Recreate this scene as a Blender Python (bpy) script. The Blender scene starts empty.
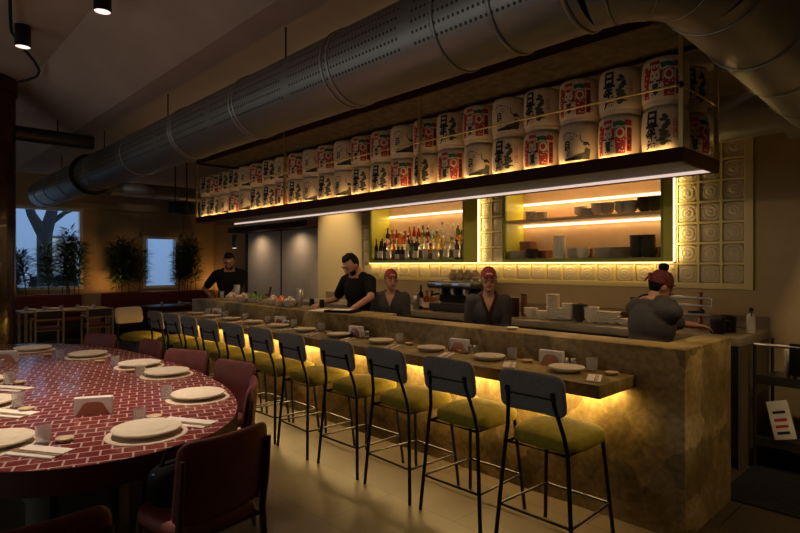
import bpy, bmesh, math, random
from mathutils import Vector, Matrix, Euler
random.seed(7)
PI = math.pi
scene = bpy.context.scene
COL = scene.collection
R_ = math.radians

# ------------------------------------------------------------------ materials
def nmat(name):
    m = bpy.data.materials.new(name); m.use_nodes = True
    nt = m.node_tree; b = nt.nodes['Principled BSDF']
    return m, nt, b
def mat(name, col, rough=.5, metal=0., noise=0., nscale=8., spec=.5, trans=0., emit=None, estr=0., bump=0., bscale=60., coat=0., ior=1.45, alpha=1.):
    m, nt, b = nmat(name)
    c = (*col, 1)
    b.inputs['Base Color'].default_value = c
    b.inputs['Roughness'].default_value = rough
    b.inputs['Metallic'].default_value = metal
    b.inputs['Specular IOR Level'].default_value = spec
    b.inputs['Transmission Weight'].default_value = trans
    b.inputs['IOR'].default_value = ior
    b.inputs['Coat Weight'].default_value = coat
    b.inputs['Alpha'].default_value = alpha
    if emit:
        b.inputs['Emission Color'].default_value = (*emit, 1); b.inputs['Emission Strength'].default_value = estr
    if noise > 0 or bump > 0:
        tc = nt.nodes.new('ShaderNodeTexCoord')
        if noise > 0:
            n = nt.nodes.new('ShaderNodeTexNoise'); n.inputs['Scale'].default_value = nscale; n.inputs['Detail'].default_value = 5
            r = nt.nodes.new('ShaderNodeValToRGB')
            r.color_ramp.elements[0].position = .3; r.color_ramp.elements[1].position = .7
            r.color_ramp.elements[0].color = (*[max(0, x*(1-noise)) for x in col], 1)
            r.color_ramp.elements[1].color = (*[min(1, x*(1+noise)) for x in col], 1)
            nt.links.new(tc.outputs['Object'], n.inputs['Vector']); nt.links.new(n.outputs['Fac'], r.inputs['Fac'])
            nt.links.new(r.outputs['Color'], b.inputs['Base Color'])
        if bump > 0:
            n2 = nt.nodes.new('ShaderNodeTexNoise'); n2.inputs['Scale'].default_value = bscale; n2.inputs['Detail'].default_value = 3
            bp = nt.nodes.new('ShaderNodeBump'); bp.inputs['Strength'].default_value = bump; bp.inputs['Distance'].default_value = .01
            nt.links.new(tc.outputs['Object'], n2.inputs['Vector']); nt.links.new(n2.outputs['Fac'], bp.inputs['Height'])
            nt.links.new(bp.outputs['Normal'], b.inputs['Normal'])
    return m
def emat(name, col, s):
    m = bpy.data.materials.new(name); m.use_nodes = True; nt = m.node_tree; nt.nodes.clear()
    e = nt.nodes.new('ShaderNodeEmission'); e.inputs['Color'].default_value = (*col, 1); e.inputs['Strength'].default_value = s
    o = nt.nodes.new('ShaderNodeOutputMaterial'); nt.links.new(e.outputs[0], o.inputs[0]); return m
def brickmat(name, c1, c2, mortar, bw, rh, ms, rot=0., rough=.4, offset=.5, bump=.0, loc=(0, 0, 0), coat=0., noise=.0):
    m, nt, b = nmat(name)
    tc = nt.nodes.new('ShaderNodeTexCoord'); mp = nt.nodes.new('ShaderNodeMapping')
    mp.inputs['Rotation'].default_value = (0, 0, rot); mp.inputs['Location'].default_value = loc
    br = nt.nodes.new('ShaderNodeTexBrick'); br.offset = offset
    br.inputs['Color1'].default_value = (*c1, 1); br.inputs['Color2'].default_value = (*c2, 1); br.inputs['Mortar'].default_value = (*mortar, 1)
    br.inputs['Scale'].default_value = 1; br.inputs['Brick Width'].default_value = bw; br.inputs['Row Height'].default_value = rh
    br.inputs['Mortar Size'].default_value = ms; br.inputs['Mortar Smooth'].default_value = .1
    nt.links.new(tc.outputs['Object'], mp.inputs[0]); nt.links.new(mp.outputs[0], br.inputs['Vector'])
    src = br.outputs['Color']
    if noise:
        n = nt.nodes.new('ShaderNodeTexNoise'); n.inputs['Scale'].default_value = 3; n.inputs['Detail'].default_value = 6
        nt.links.new(tc.outputs['Object'], n.inputs['Vector'])
        mx = nt.nodes.new('ShaderNodeMix'); mx.data_type = 'RGBA'; mx.blend_type = 'OVERLAY'; mx.inputs['Factor'].default_value = noise
        nt.links.new(src, mx.inputs['A']); nt.links.new(n.outputs['Fac'], mx.inputs['B']); src = mx.outputs['Result']
    nt.links.new(src, b.inputs['Base Color'])
    b.inputs['Roughness'].default_value = rough; b.inputs['Coat Weight'].default_value = coat
    if bump:
        bp = nt.nodes.new('ShaderNodeBump'); bp.inputs['Strength'].default_value = bump; bp.inputs['Distance'].default_value = .004; bp.invert = True
        nt.links.new(br.outputs['Fac'], bp.inputs['Height']); nt.links.new(bp.outputs['Normal'], b.inputs['Normal'])
    return m
def stonemat(name, cols, rough=.3, scale=1.6):
    m, nt, b = nmat(name)
    tc = nt.nodes.new('ShaderNodeTexCoord')
    n = nt.nodes.new('ShaderNodeTexNoise'); n.inputs['Scale'].default_value = scale; n.inputs['Detail'].default_value = 6; n.inputs['Roughness'].default_value = .6; n.inputs['Distortion'].default_value = .5
    nt.links.new(tc.outputs['Object'], n.inputs['Vector'])
    r = nt.nodes.new('ShaderNodeValToRGB'); cr = r.color_ramp
    cr.elements[0].position = .34; cr.elements[0].color = (*cols[0], 1); cr.elements[1].position = .68; cr.elements[1].color = (*cols[-1], 1)
    for i, c in enumerate(cols[1:-1]):
        e = cr.elements.new(.34+.34*(i+1)/(len(cols)-1)); e.color = (*c, 1)
    nt.links.new(n.outputs['Fac'], r.inputs['Fac'])
    # broken, brecciated patches with darker seams
    w = nt.nodes.new('ShaderNodeTexNoise'); w.inputs['Scale'].default_value = 3.; w.inputs['Detail'].default_value = 4
    nt.links.new(tc.outputs['Object'], w.inputs['Vector'])
    ma = nt.nodes.new('ShaderNodeMix'); ma.data_type = 'VECTOR'; ma.inputs['Factor'].default_value = .22
    nt.links.new(tc.outputs['Object'], ma.inputs['A']); nt.links.new(w.outputs['Color'], ma.inputs['B'])
    v = nt.nodes.new('ShaderNodeTexVoronoi'); v.inputs['Scale'].default_value = 4.6; nt.links.new(ma.outputs['Result'], v.inputs['Vector'])
    vr = nt.nodes.new('ShaderNodeMapRange'); vr.inputs['From Min'].default_value = 0; vr.inputs['From Max'].default_value = 1; vr.inputs['To Min'].default_value = .6; vr.inputs['To Max'].default_value = 1.4
    sp = nt.nodes.new('ShaderNodeSeparateColor'); nt.links.new(v.outputs['Color'], sp.inputs[0]); nt.links.new(sp.outputs[0], vr.inputs['Value'])
    f = nt.nodes.new('ShaderNodeTexNoise'); f.inputs['Scale'].default_value = 26; f.inputs['Detail'].default_value = 6; nt.links.new(tc.outputs['Object'], f.inputs['Vector'])
    fr = nt.nodes.new('ShaderNodeMapRange'); fr.inputs['From Min'].default_value = .3; fr.inputs['From Max'].default_value = .7; fr.inputs['To Min'].default_value = .7; fr.inputs['To Max'].default_value = 1.25
    nt.links.new(f.outputs['Fac'], fr.inputs['Value'])
    mu = nt.nodes.new('ShaderNodeMath'); mu.operation = 'MULTIPLY'; nt.links.new(vr.outputs[0], mu.inputs[0]); nt.links.new(fr.outputs[0], mu.inputs[1])
    mx = nt.nodes.new('ShaderNodeMix'); mx.data_type = 'RGBA'; mx.blend_type = 'MULTIPLY'; mx.inputs['Factor'].default_value = .9
    nt.links.new(r.outputs['Color'], mx.inputs['A']); nt.links.new(mu.outputs[0], mx.inputs['B'])
    nt.links.new(mx.outputs['Result'], b.inputs['Base Color'])
    b.inputs['Roughness'].default_value = rough; b.inputs['Specular IOR Level'].default_value = .25
    return m
def ductmat(name, base, holes=True):
    m, nt, b = nmat(name)
    b.inputs['Metallic'].default_value = .8; b.inputs['Roughness'].default_value = .46
    b.inputs['Base Color'].default_value = (*base, 1)
    if holes:
        uv = nt.nodes.new('ShaderNodeUVMap'); uv.uv_map = 'UVMap'
        sp = nt.nodes.new('ShaderNodeSeparateXYZ'); nt.links.new(uv.outputs[0], sp.inputs[0])
        def M(op, a, bb=None, c=None):
            n = nt.nodes.new('ShaderNodeMath'); n.operation = op
            for i, x in enumerate((a, bb, c)):
                if x is None: continue
                if isinstance(x, (int, float)): n.inputs[i].default_value = x
                else: nt.links.new(x, n.inputs[i])
            return n.outputs[0]
        u = M('SUBTRACT', M('FRACT', M('DIVIDE', sp.outputs[0], .034)), .5)
        v = M('SUBTRACT', M('FRACT', M('DIVIDE', sp.outputs[1], .062)), .5)
        d = M('ADD', M('MULTIPLY', u, u), M('MULTIPLY', M('MULTIPLY', v, v), 3.3))
        hole = M('LESS_THAN', d, .075)
        band = M('MULTIPLY', M('GREATER_THAN', sp.outputs[1], .42), M('LESS_THAN', sp.outputs[1], 1.02))
        gap = M('GREATER_THAN', M('ABSOLUTE', M('SUBTRACT', M('FRACT', M('DIVIDE', sp.outputs[0], 1.3)), .5)), .04)
        h = M('MULTIPLY', M('MULTIPLY', hole, band), gap)
        mx = nt.nodes.new('ShaderNodeMix'); mx.data_type = 'RGBA'
        mx.inputs['A'].default_value = (*base, 1); mx.inputs['B'].default_value = (.006, .006, .006, 1)
        nt.links.new(h, mx.inputs['Factor']); nt.links.new(mx.outputs['Result'], b.inputs['Base Color'])
        nt.links.new(M('MULTIPLY', M('SUBTRACT', 1., h), .9), b.inputs['Metallic'])
    return m

M = {}
M['floor'] = brickmat('floor tile', (.048, .034, .019), (.043, .030, .017), (.015, .011, .007), 1.2, .6, .006, 0, .42, .5, .15, (0, .25, 0), 0, .35)
M['ceiling'] = mat('ceiling plaster', (.36, .31, .27), .85, noise=.08, nscale=2)
M['wall'] = mat('beige plaster', (.47, .36, .19), .8, noise=.08, nscale=3)
M['wallwarm'] = mat('ochre plaster', (.42, .29, .15), .8, noise=.1, nscale=2)
M['panelgrey'] = mat('grey wall panel', (.44, .37, .30), .6, noise=.05)
M['yellowpanel'] = mat('yellow lacquer', (.62, .52, .22), .45)
M['cream'] = mat('cream wall panel', (.66, .52, .30), .6)
M['stone'] = stonemat('brown marble', [(.125, .082, .024), (.24, .165, .055), (.33, .245, .10), (.43, .345, .19)], .48)
M['fascia'] = mat('dark maroon steel', (.038, .011, .009), .65, spec=.15)
M['soffit'] = mat('grey brushed soffit', (.065, .058, .056), .6, .1)
M['raw'] = mat('rough brown panel', (.16, .12, .07), .9, noise=.4, nscale=14, bump=.4, bscale=40)
M['brass'] = mat('brass', (.55, .42, .18), .3, .9)
M['darkmetal'] = mat('black metal', (.012, .011, .012), .4, .3)
M['steel'] = mat('brushed steel', (.45, .43, .40), .3, .9)
M['darksteel'] = mat('dark steel', (.10, .095, .09), .35, .8)
M['duct'] = ductmat('perforated duct steel', (.27, .285, .28))
M['ductplain'] = ductmat('plain duct steel', (.33, .33, .31), False)
M['stoolback'] = mat('slate fabric', (.20, .192, .182), .9, spec=.15, noise=.15, nscale=80, bump=.2, bscale=300)
M['stoolfront'] = mat('cream fabric', (.55, .47, .36), .85, noise=.1, nscale=80)
M['olive'] = mat('olive velvet', (.34, .275, .02), .8, noise=.15, nscale=30, bump=.15, bscale=200)
M['maroon'] = mat('maroon leather', (.145, .032, .026), .6, noise=.12, nscale=12, bump=.1, bscale=120)
M['maroonwood'] = mat('dark maroon wood', (.045, .013, .011), .45)
M['banquette'] = mat('maroon velvet', (.13, .022, .018), .8, noise=.1, nscale=10)
M['wood'] = mat('oak wood', (.36, .25, .13), .55, noise=.18, nscale=12)
M['tabletile'] = brickmat('maroon brick tile', (.205, .032, .030), (.165, .026, .026), (.50, .36, .29), .097, .088, .0052, R_(-71), .25, .5, .5, (0, 0, 0), .3)
M['coltile'] = mat('maroon glazed tile', (.032, .006, .006), .25, coat=.3)
M['tableedge'] = mat('maroon table edge', (.045, .01, .011), .4)
M['plate'] = mat('cream stoneware', (.72, .62, .45), .45, noise=.06, nscale=20)
M['mat'] = mat('woven cream placemat', (.62, .50, .36), .9, noise=.15, nscale=90, bump=.5, bscale=150)
M['paper'] = mat('white paper', (.80, .74, .66), .8)
M['napkin'] = mat('white napkin', (.74, .66, .56), .85, noise=.05, nscale=30)
M['dish'] = mat('tan stoneware', (.50, .36, .20), .5)
M['glass'] = mat('ribbed clear glass', (.90, .90, .88), .22, trans=.82, ior=1.2)
M['paneglass'] = mat('window glass', (.97, .98, 1.), .0, trans=1., ior=1.02)
M['green'] = mat('olive green lacquer', (.22, .26, .025), .5)
M['lime'] = mat('lime lacquer', (.56, .55, .045), .5)
M['peach'] = mat('peach wood panel', (.66, .45, .22), .6, noise=.06, nscale=6)
M['skin'] = mat('skin', (.42, .22, .145), .5, noise=.05, nscale=30)
M['skin2'] = mat('tan skin', (.34, .17, .105), .5, noise=.05, nscale=30)
M['hair'] = mat('black hair', (.008, .006, .005), .85, spec=.15)
M['black'] = mat('black cotton', (.008, .008, .008), .9, spec=.1)
M['kimono'] = mat('charcoal cotton', (.05, .047, .045), .85, noise=.1, nscale=30)
M['trouser'] = mat('dark trousers', (.02, .02, .022), .85)
M['bandana'] = mat('red bandana', (.20, .02, .018), .75, noise=.25, nscale=60)
M['bandanadark'] = mat('dark patterned bandana', (.10, .016, .018), .8, noise=.6, nscale=50)
M['white'] = mat('white paint', (.7, .68, .62), .6)
M['lip'] = mat('lips', (.26, .08, .06), .5)
M['eyew'] = mat('eye white', (.32, .27, .22), .5, spec=.2)
M['barrel'] = mat('white straw wrap', (.62, .49, .33), .8, noise=.06, nscale=14, bump=.15, bscale=90)
M['straw'] = mat('straw rope', (.46, .37, .25), .9, noise=.25, nscale=60, bump=.5, bscale=120)
M['inkblack'] = mat('black ink', (.012, .011, .01), .8)
M['inkred'] = mat('red ink', (.42, .025, .018), .8)
M['inkgreen'] = mat('green ink', (.02, .13, .06), .8)
M['inkcream'] = mat('cream ink', (.64, .52, .37), .8)
M['inkolive'] = mat('dark olive ink', (.055, .06, .04), .8)
M['leaf'] = mat('dark green leaf', (.06, .095, .02), .5, noise=.4, nscale=3)
M['stem'] = mat('brown stem', (.10, .06, .03), .8)
M['rubber'] = mat('black rubber', (.006, .006, .006), .85)
M['ledwarm'] = emat('warm led', (1., .74, .42), 4.)
M['ledyellow'] = emat('amber led', (1., .70, .30), 4.5)
M['ledpink'] = emat('soft white led', (1., .74, .62), .8)
M['ledbar'] = emat('canopy led', (1., .62, .25), 3.5)
M['lampface'] = emat('lamp face', (1., .72, .62), 1.6)
def blockmat():
    m, nt, b = nmat('glass block')
    b.inputs['Base Color'].default_value = (.70, .60, .38, 1); b.inputs['Roughness'].default_value = .12; b.inputs['Transmission Weight'].default_value = .25; b.inputs['IOR'].default_value = 1.3
    tc = nt.nodes.new('ShaderNodeTexCoord'); mp = nt.nodes.new('ShaderNodeMapping'); mp.inputs['Scale'].default_value = (1, 0, 1)
    w = nt.nodes.new('ShaderNodeTexWave'); w.wave_type = 'RINGS'; w.rings_direction = 'SPHERICAL'; w.inputs['Scale'].default_value = 8.5; w.inputs['Distortion'].default_value = 2.2; w.inputs['Detail Scale'].default_value = 6
    bp = nt.nodes.new('ShaderNodeBump'); bp.inputs['Strength'].default_value = .3; bp.inputs['Distance'].default_value = .02
    nt.links.new(tc.outputs['Object'], mp.inputs[0]); nt.links.new(mp.outputs[0], w.inputs['Vector']); nt.links.new(w.outputs['Fac'], bp.inputs['Height']); nt.links.new(bp.outputs['Normal'], b.inputs['Normal'])
    return m
M['gblock'] = blockmat()

# ------------------------------------------------------------------ mesh builder
def rot_to(d):
    return Vector((0, 0, 1)).rotation_difference(Vector(d).normalized()).to_matrix()
class MB:
    def __init__(s): s.v = []; s.f = []; s.mi = []; s.uv = None
    def add(s, vs, fs, mi=0, mtx=None):
        o = len(s.v)
        for p in vs:
            p = Vector(p)
            s.v.append(tuple(mtx @ p) if mtx is not None else tuple(p))
        for fc in fs: s.f.append([o+i for i in fc]); s.mi.append(mi)
        return s
    def box(s, cx, cy, cz, sx, sy, sz, rz=0., bev=0., seg=2, mi=0, rot=None):
        bm = bmesh.new(); bmesh.ops.create_cube(bm, size=1)
        bmesh.ops.scale(bm, vec=(sx, sy, sz), verts=bm.verts)
        if bev > 0: bmesh.ops.bevel(bm, geom=bm.edges[:], offset=min(bev, .49*min(sx, sy, sz)), segments=seg, affect='EDGES', profile=.5)
        Rm = (rot.to_4x4() if rot is not None else Matrix.Rotation(rz, 4, 'Z'))
        mt = Matrix.Translation((cx, cy, cz)) @ Rm
        bm.verts.index_update()
        s.add([v.co for v in bm.verts], [[v.index for v in fc.verts] for fc in bm.faces], mi, mt); bm.free(); return s
    def b2(s, x0, x1, y0, y1, z0, z1, bev=0., seg=2, mi=0):
        return s.box((x0+x1)/2, (y0+y1)/2, (z0+z1)/2, x1-x0, y1-y0, z1-z0, 0, bev, seg, mi)
    def cone(s, p0, p1, r0, r1, n=12, mi=0, caps=True):
        p0 = Vector(p0); p1 = Vector(p1); Q = rot_to(p1-p0)
        vs = []; fs = []
        for p, r in ((p0, r0), (p1, r1)):
            for i in range(n):
                a = 2*PI*i/n; vs.append(p+Q @ Vector((r*math.cos(a), r*math.sin(a), 0)))
        for i in range(n): fs.append([i, (i+1) % n, n+(i+1) % n, n+i])
        if caps: fs.append(list(range(n))[::-1]); fs.append(list(range(n, 2*n)))
        return s.add(vs, fs, mi)
    def cyl(s, p0, p1, r, n=12, mi=0): return s.cone(p0, p1, r, r, n, mi)
    def ell(s, c, r, nu=14, nv=9, mi=0, mtx=None, e=1.):
        if isinstance(r, (int, float)): r = (r, r, r)
        def sg(x): return math.copysign(abs(x)**e, x)
        vs = [Vector((0, 0, -r[2]))]; fs = []
        for j in range(1, nv):
            t = -PI/2+PI*j/nv
            for i in range(nu):
                a = 2*PI*i/nu
                vs.append(Vector((r[0]*sg(math.cos(a))*sg(math.cos(t)), r[1]*sg(math.sin(a))*sg(math.cos(t)), r[2]*sg(math.sin(t)))))
        vs.append(Vector((0, 0, r[2])))
        for i in range(nu): fs.append([0, 1+(i+1) % nu, 1+i])
        for j in range(nv-2):
            for i in range(nu):
                a = 1+j*nu; fs.append([a+i, a+(i+1) % nu, a+nu+(i+1) % nu, a+nu+i])
        l = len(vs)-1; a = 1+(nv-2)*nu
        for i in range(nu): fs.append([a+i, a+(i+1) % nu, l])
        mt = Matrix.Translation(c)
        if mtx is not None: mt = mt @ mtx.to_4x4()
        return s.add(vs, fs, mi, mt)
    def cap(s, p0, p1, r0, r1, n=12, mi=0):
        s.cone(p0, p1, r0, r1, n, mi); s.ell(p0, r0, n, 8, mi); s.ell(p1, r1, n, 8, mi); return s
    def lathe(s, prof, n=24, c=(0, 0, 0), mi=0, capb=True, capt=True):
        vs = []; fs = []
        for r, z in prof:
            for i in range(n):
                a = 2*PI*i/n; vs.append((c[0]+r*math.cos(a), c[1]+r*math.sin(a), c[2]+z))
        for j in range(len(prof)-1):
            for i in range(n): fs.append([j*n+i, j*n+(i+1) % n, (j+1)*n+(i+1) % n, (j+1)*n+i])
        if capb: fs.append(list(range(n))[::-1])
        if capt: k = (len(prof)-1)*n; fs.append([k+i for i in range(n)])
        return s.add(vs, fs, mi)
    def tube(s, pts, r, n=8, mi=0, closed=False, uv=False):
        pts = [Vector(p) for p in pts]; m = len(pts); vs = []; fs = []
        prev = None; L = 0; uvs = []
        for k, p in enumerate(pts):
            if closed: t = pts[(k+1) % m]-pts[k-1]
            else: t = pts[min(k+1, m-1)]-pts[max(k-1, 0)]
            t.normalize()
            if prev is None:
                ref = Vector((0, 0, 1)) if abs(t.z) < .9 else Vector((1, 0, 0))
                nx = t.cross(ref).normalized()
            else:
                nx = (prev - t*prev.dot(t)).normalized()
            prev = nx; ny = t.cross(nx)
            rr = r[k] if isinstance(r, (list, tuple)) else r
            if k: L += (p-pts[k-1]).length
            for i in range(n):
                a = 2*PI*i/n; vs.append(p+nx*(rr*math.cos(a))+ny*(rr*math.sin(a)))
        for k in range(m if closed else m-1):
            q = (k+1) % m
            for i in range(n): fs.append([k*n+i, k*n+(i+1) % n, q*n+(i+1) % n, q*n+i])
        if not closed: fs.append(list(range(n))[::-1]); fs.append([(m-1)*n+i for i in range(n)])
        return s.add(vs, fs, mi)
    def pad(s, w, h, t, cr, curve=0., puff=.55, mtx=None, mi=0, back_mi=None):
        # upright rounded-rectangle cushion in the XZ plane, front towards -Y
        out = []; k = 7
        for (sx, sz, a0) in ((1, 1, 0), (-1, 1, PI/2), (-1, -1, PI), (1, -1, 3*PI/2)):
            for i in range(k):
                a = a0+PI/2*i/(k-1)
                out.append((sx*(w/2-cr)+cr*math.cos(a), sz*(h/2-cr)+cr*math.sin(a)))
            x1, z1 = out[-1]
        # densify
        o2 = []
        for i in range(len(out)):
            a, b = out[i], out[(i+1) % len(out)]
            d = math.hypot(b[0]-a[0], b[1]-a[1]); m = max(1, int(d/(w/8)))
            for q in range(m): o2.append((a[0]+(b[0]-a[0])*q/m, a[1]+(b[1]-a[1])*q/m))
        n = len(o2); rings = [.02, .45, .75, .9, .97, 1.]
        def th(sc):
            e = max(0., (1-sc)/.12); edge = math.sqrt(max(0., 1-(1-min(1, e))**2))
            return t/2*((1-puff)+puff*(1-sc**2))*(.15+.85*edge)
        vs = []; fs = []; mis = []
        for side in (-1, 1):
            for sc in rings:
                for (x, z) in o2:
                    X = x*sc; Z = z*sc
                    vs.append((X, side*th(sc)+curve*(X/(w/2))**2, Z))
        NR = len(rings)
        for si in range(2):
            o = si*NR*n
            f0 = [o+i for i in range(n)]; fs.append(f0 if si else f0[::-1]); mis.append(si)
            for j in range(NR-1):
                for i in range(n):
                    q = [o+j*n+i, o+j*n+(i+1) % n, o+(j+1)*n+(i+1) % n, o+(j+1)*n+i]
                    fs.append(q[::-1] if si else q); mis.append(si)
        a = (NR-1)*n; b = NR*n+(NR-1)*n
        for i in range(n): fs.append([a+i, a+(i+1) % n, b+(i+1) % n, b+i]); mis.append(0)
        st = len(s.mi); s.add(vs, fs, mi, mtx)
        if back_mi is not None:
            for i, q in enumerate(mis):
                if q: s.mi[st+i] = back_mi
        return s
    def build(s, name, mats, parent=None, loc=None, smooth=True, ang=35):
        me = bpy.data.meshes.new(name); me.from_pydata(s.v, [], s.f)
        if not isinstance(mats, (list, tuple)): mats = [mats]
        for m in mats: me.materials.append(m)
        me.polygons.foreach_set('material_index', s.mi)
        bm = bmesh.new(); bm.from_mesh(me); bmesh.ops.recalc_face_normals(bm, faces=bm.faces); bm.to_mesh(me); bm.free()
        me.polygons.foreach_set('use_smooth', [smooth]*len(me.polygons))
        if smooth: me.set_sharp_from_angle(angle=R_(ang))
        me.update()
        o = bpy.data.objects.new(name, me); COL.objects.link(o)
        if parent: o.parent = parent
        if loc: o.location = loc
        return o

def tag(o, label=None, cat=None, group=None, kind=None):
    if label: o['label'] = label
    if cat: o['category'] = cat
    if group: o['group'] = group
    if kind: o['kind'] = kind
    return o
def thing(name, label, cat, loc=(0, 0, 0), rz=0., group=None):
    o = bpy.data.objects.new(name, None); COL.objects.link(o); o.empty_display_size = .05
    o.location = loc; o.rotation_euler = (0, 0, rz)
    return tag(o, label, cat, group)
def dup(root, loc, rz=0., label=None, group=None):
    r = root.copy(); COL.objects.link(r); r.location = loc; r.rotation_euler = (0, 0, rz)
    if label: r['label'] = label
    if group: r['group'] = group
    for ch in root.children:
        c = ch.copy(); COL.objects.link(c); c.parent = r
        for g in ch.children:
            d = g.copy(); COL.objects.link(d); d.parent = c
    return r
def struct(name, mb, m, parent=None, smooth=False):
    o = mb.build(name, m, parent, smooth=smooth)
    if parent is None: o['kind'] = 'structure'
    return o
ORD = ['', 'first', 'second', 'third', 'fourth', 'fifth', 'sixth', 'seventh', 'eighth', 'ninth', 'tenth', 'eleventh', 'twelfth', 'thirteenth', 'fourteenth', 'fifteenth', 'sixteenth', 'seventeenth', 'eighteenth', 'nineteenth', 'twentieth', 'twenty-first', 'twenty-second', 'twenty-third', 'twenty-fourth', 'twenty-fifth', 'twenty-sixth']
def area(name, loc, sx, sy, power, col, direction=(0, 0, -1), spread=180):
    l = bpy.data.lights.new(name, 'AREA'); l.shape = 'RECTANGLE'; l.size = sx; l.size_y = sy; l.energy = power; l.color = col; l.spread = R_(spread)
    o = bpy.data.objects.new(name, l); COL.objects.link(o); o.location = loc
    o.rotation_euler = Vector(direction).to_track_quat('-Z', 'Y').to_euler()
    return o
def stripx(name, x0, x1, y, z, w, power, col, direction):
    """long led strip along X shining in direction (0, dy, dz)"""
    l = bpy.data.lights.new(name, 'AREA'); l.shape = 'RECTANGLE'; l.size = x1-x0; l.size_y = w; l.energy = power; l.color = col
    o = bpy.data.objects.new(name, l); COL.objects.link(o); o.location = ((x0+x1)/2, y, z)
    zc = -Vector(direction).normalized(); xc = Vector((1, 0, 0)); yc = zc.cross(xc)
    o.rotation_euler = Matrix((xc, yc, zc)).transposed().to_euler(); return o
def spot(name, loc, target, power, col, size=60, blend=.6, rad=.03):
    l = bpy.data.lights.new(name, 'SPOT'); l.energy = power; l.color = col; l.spot_size = R_(size); l.spot_blend = blend; l.shadow_soft_size = rad
    o = bpy.data.objects.new(name, l); COL.objects.link(o); o.location = loc
    o.rotation_euler = (Vector(target)-Vector(loc)).to_track_quat('-Z', 'Y').to_euler(); return o

# ------------------------------------------------------------------ camera (eye 1.66 m, level, bar recedes to the left)
CZ = 1.66
cam = bpy.data.cameras.new('camera'); cam.sensor_width = 36; cam.lens = 36*562/800; cam.shift_y = -1.5/800; cam.clip_start = .05
co = bpy.data.objects.new('camera', cam); COL.objects.link(co); co.location = (0, 0, CZ); co.rotation_euler = (PI/2, 0, R_(46.6))
scene.camera = co
scene.view_settings.view_transform = 'Standard'; scene.view_settings.look = 'None'
scene.view_settings.gamma = 1; scene.view_settings.use_curve_mapping = False; scene.view_settings.exposure = 0

# ------------------------------------------------------------------ room shell
CEIL = 3.9; SOF = 3.55; XL = -15.2; XR = 1.4; YF = -3.2; YB = 5.95; YB2 = 7.1
struct('floor', MB().b2(XL-.2, XR+.2, YF-.2, YB2+.2, -.1, 0), M['floor'])
struct('ceiling', MB().b2(XL-.2, XR+.2, YF-.2, YB2+.2, CEIL, CEIL+.1), M['ceiling'])
_y = [(1.42, CEIL-.0005), (2.12, SOF), (YB2, SOF), (YB2, CEIL-.0005)]
struct('trim_1', MB().add([(x, y, z) for x in (-13.6, XR) for y, z in _y], [[0, 1, 2, 3], [7, 6, 5, 4], [0, 4, 5, 1], [1, 5, 6, 2], [2, 6, 7, 3], [3, 7, 4, 0]]), M['ceiling'])
# far wall with two windows (x = XL)
W1 = (1.2, 3.78, 1.08, 3.02); W2 = (5.18, 6.09, 1.05, 2.42)
mb = MB(); t0 = XL-.2
mb.b2(t0, XL, YF-.2, W1[0], 0, CEIL).b2(t0, XL, W1[1], W2[0], 0, CEIL).b2(t0, XL, W2[1], YB2+.2, 0, CEIL)
mb.b2(t0, XL, W1[0], W1[1], 0, W1[2]).b2(t0, XL, W1[0], W1[1], W1[3], CEIL)
mb.b2(t0, XL, W2[0], W2[1], 0, W2[2]).b2(t0, XL, W2[0], W2[1], W2[3], CEIL)
struct('wall_far', mb, M['wallwarm'])
for k, W in ((1, W1), (2, W2)):
    y0, y1, z0, z1 = W; fr = MB(); q = .07
    fr.b2(XL-.12, XL+.03, y0, y0+q, z0, z1).b2(XL-.12, XL+.03, y1-q, y1, z0, z1).b2(XL-.12, XL+.03, y0+q, y1-q, z1-q, z1).b2(XL-.12, XL+.03, y0+q, y1-q, z0, z0+q)
    w = struct('window_%d' % k, fr, M['white'])
    MB().b2(XL-.09, XL-.08, y0+q, y1-q, z0+q, z1-q).build('pane', M['paneglass'], w)
    if k == 1:
        MB().b2(XL-.1, XL-.05, 2.3, 2.34, z0+q, z1-q).build('mullion', M['white'], w)
struct('trim_2', MB().b2(XL, XL+.16, YF, YB2, 3.03, 3.17), M['wallwarm'])
struct('trim_3', MB().b2(XL, XL+.05, 5.08, 5.14, 2.42, 3.03).b2(XL, XL+.05, 6.13, 6.19, 2.42, 3.03).b2(XL, XL+.05, 5.08, 6.19, 2.43, 2.50), M['wallwarm'])
W3 = (-10.2, -1.2, .7, 3.1)
struct('wall_left', MB().b2(XL-.2, W3[0], YF-.2, YF, 0, CEIL).b2(W3[1], XR+.2, YF-.2, YF, 0, CEIL).b2(W3[0], W3[1], YF-.2, YF, 0, W3[2]).b2(W3[0], W3[1], YF-.2, YF, W3[3], CEIL), M['wallwarm'])
w3 = struct('window_3', MB().b2(W3[0], W3[1], YF-.12, YF-.04, W3[2], W3[2]+.07).b2(W3[0], W3[1], YF-.12, YF-.04, W3[3]-.07, W3[3]), M['white'])
for k in range(7):
    xx = W3[0]+.04+(W3[1]-W3[0]-.08)*k/6; MB().b2(xx-.035, xx+.035, YF-.12, YF-.04, W3[2]+.07, W3[3]-.07).build('mullion', M['white'], w3, smooth=False)
MB().b2(W3[0]+.01, W3[1]-.01, YF-.18, YF-.14, W3[2]+.01, W3[3]-.01).build('sky_blocker', M['white'], w3, smooth=False)  # unseen panel added to keep the blue sky light out of the room
area('window_daylight', ((W3[0]+W3[1])/2, YF-.02, (W3[2]+W3[3])/2), W3[1]-W3[0]-.1, W3[3]-W3[2]-.1, 40, (1., .94, .84), (0, 1, 0))
struct('wall_near', MB().b2(XR, XR+.2, YF, YB+.4, 0, CEIL), M['wall'])
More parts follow.
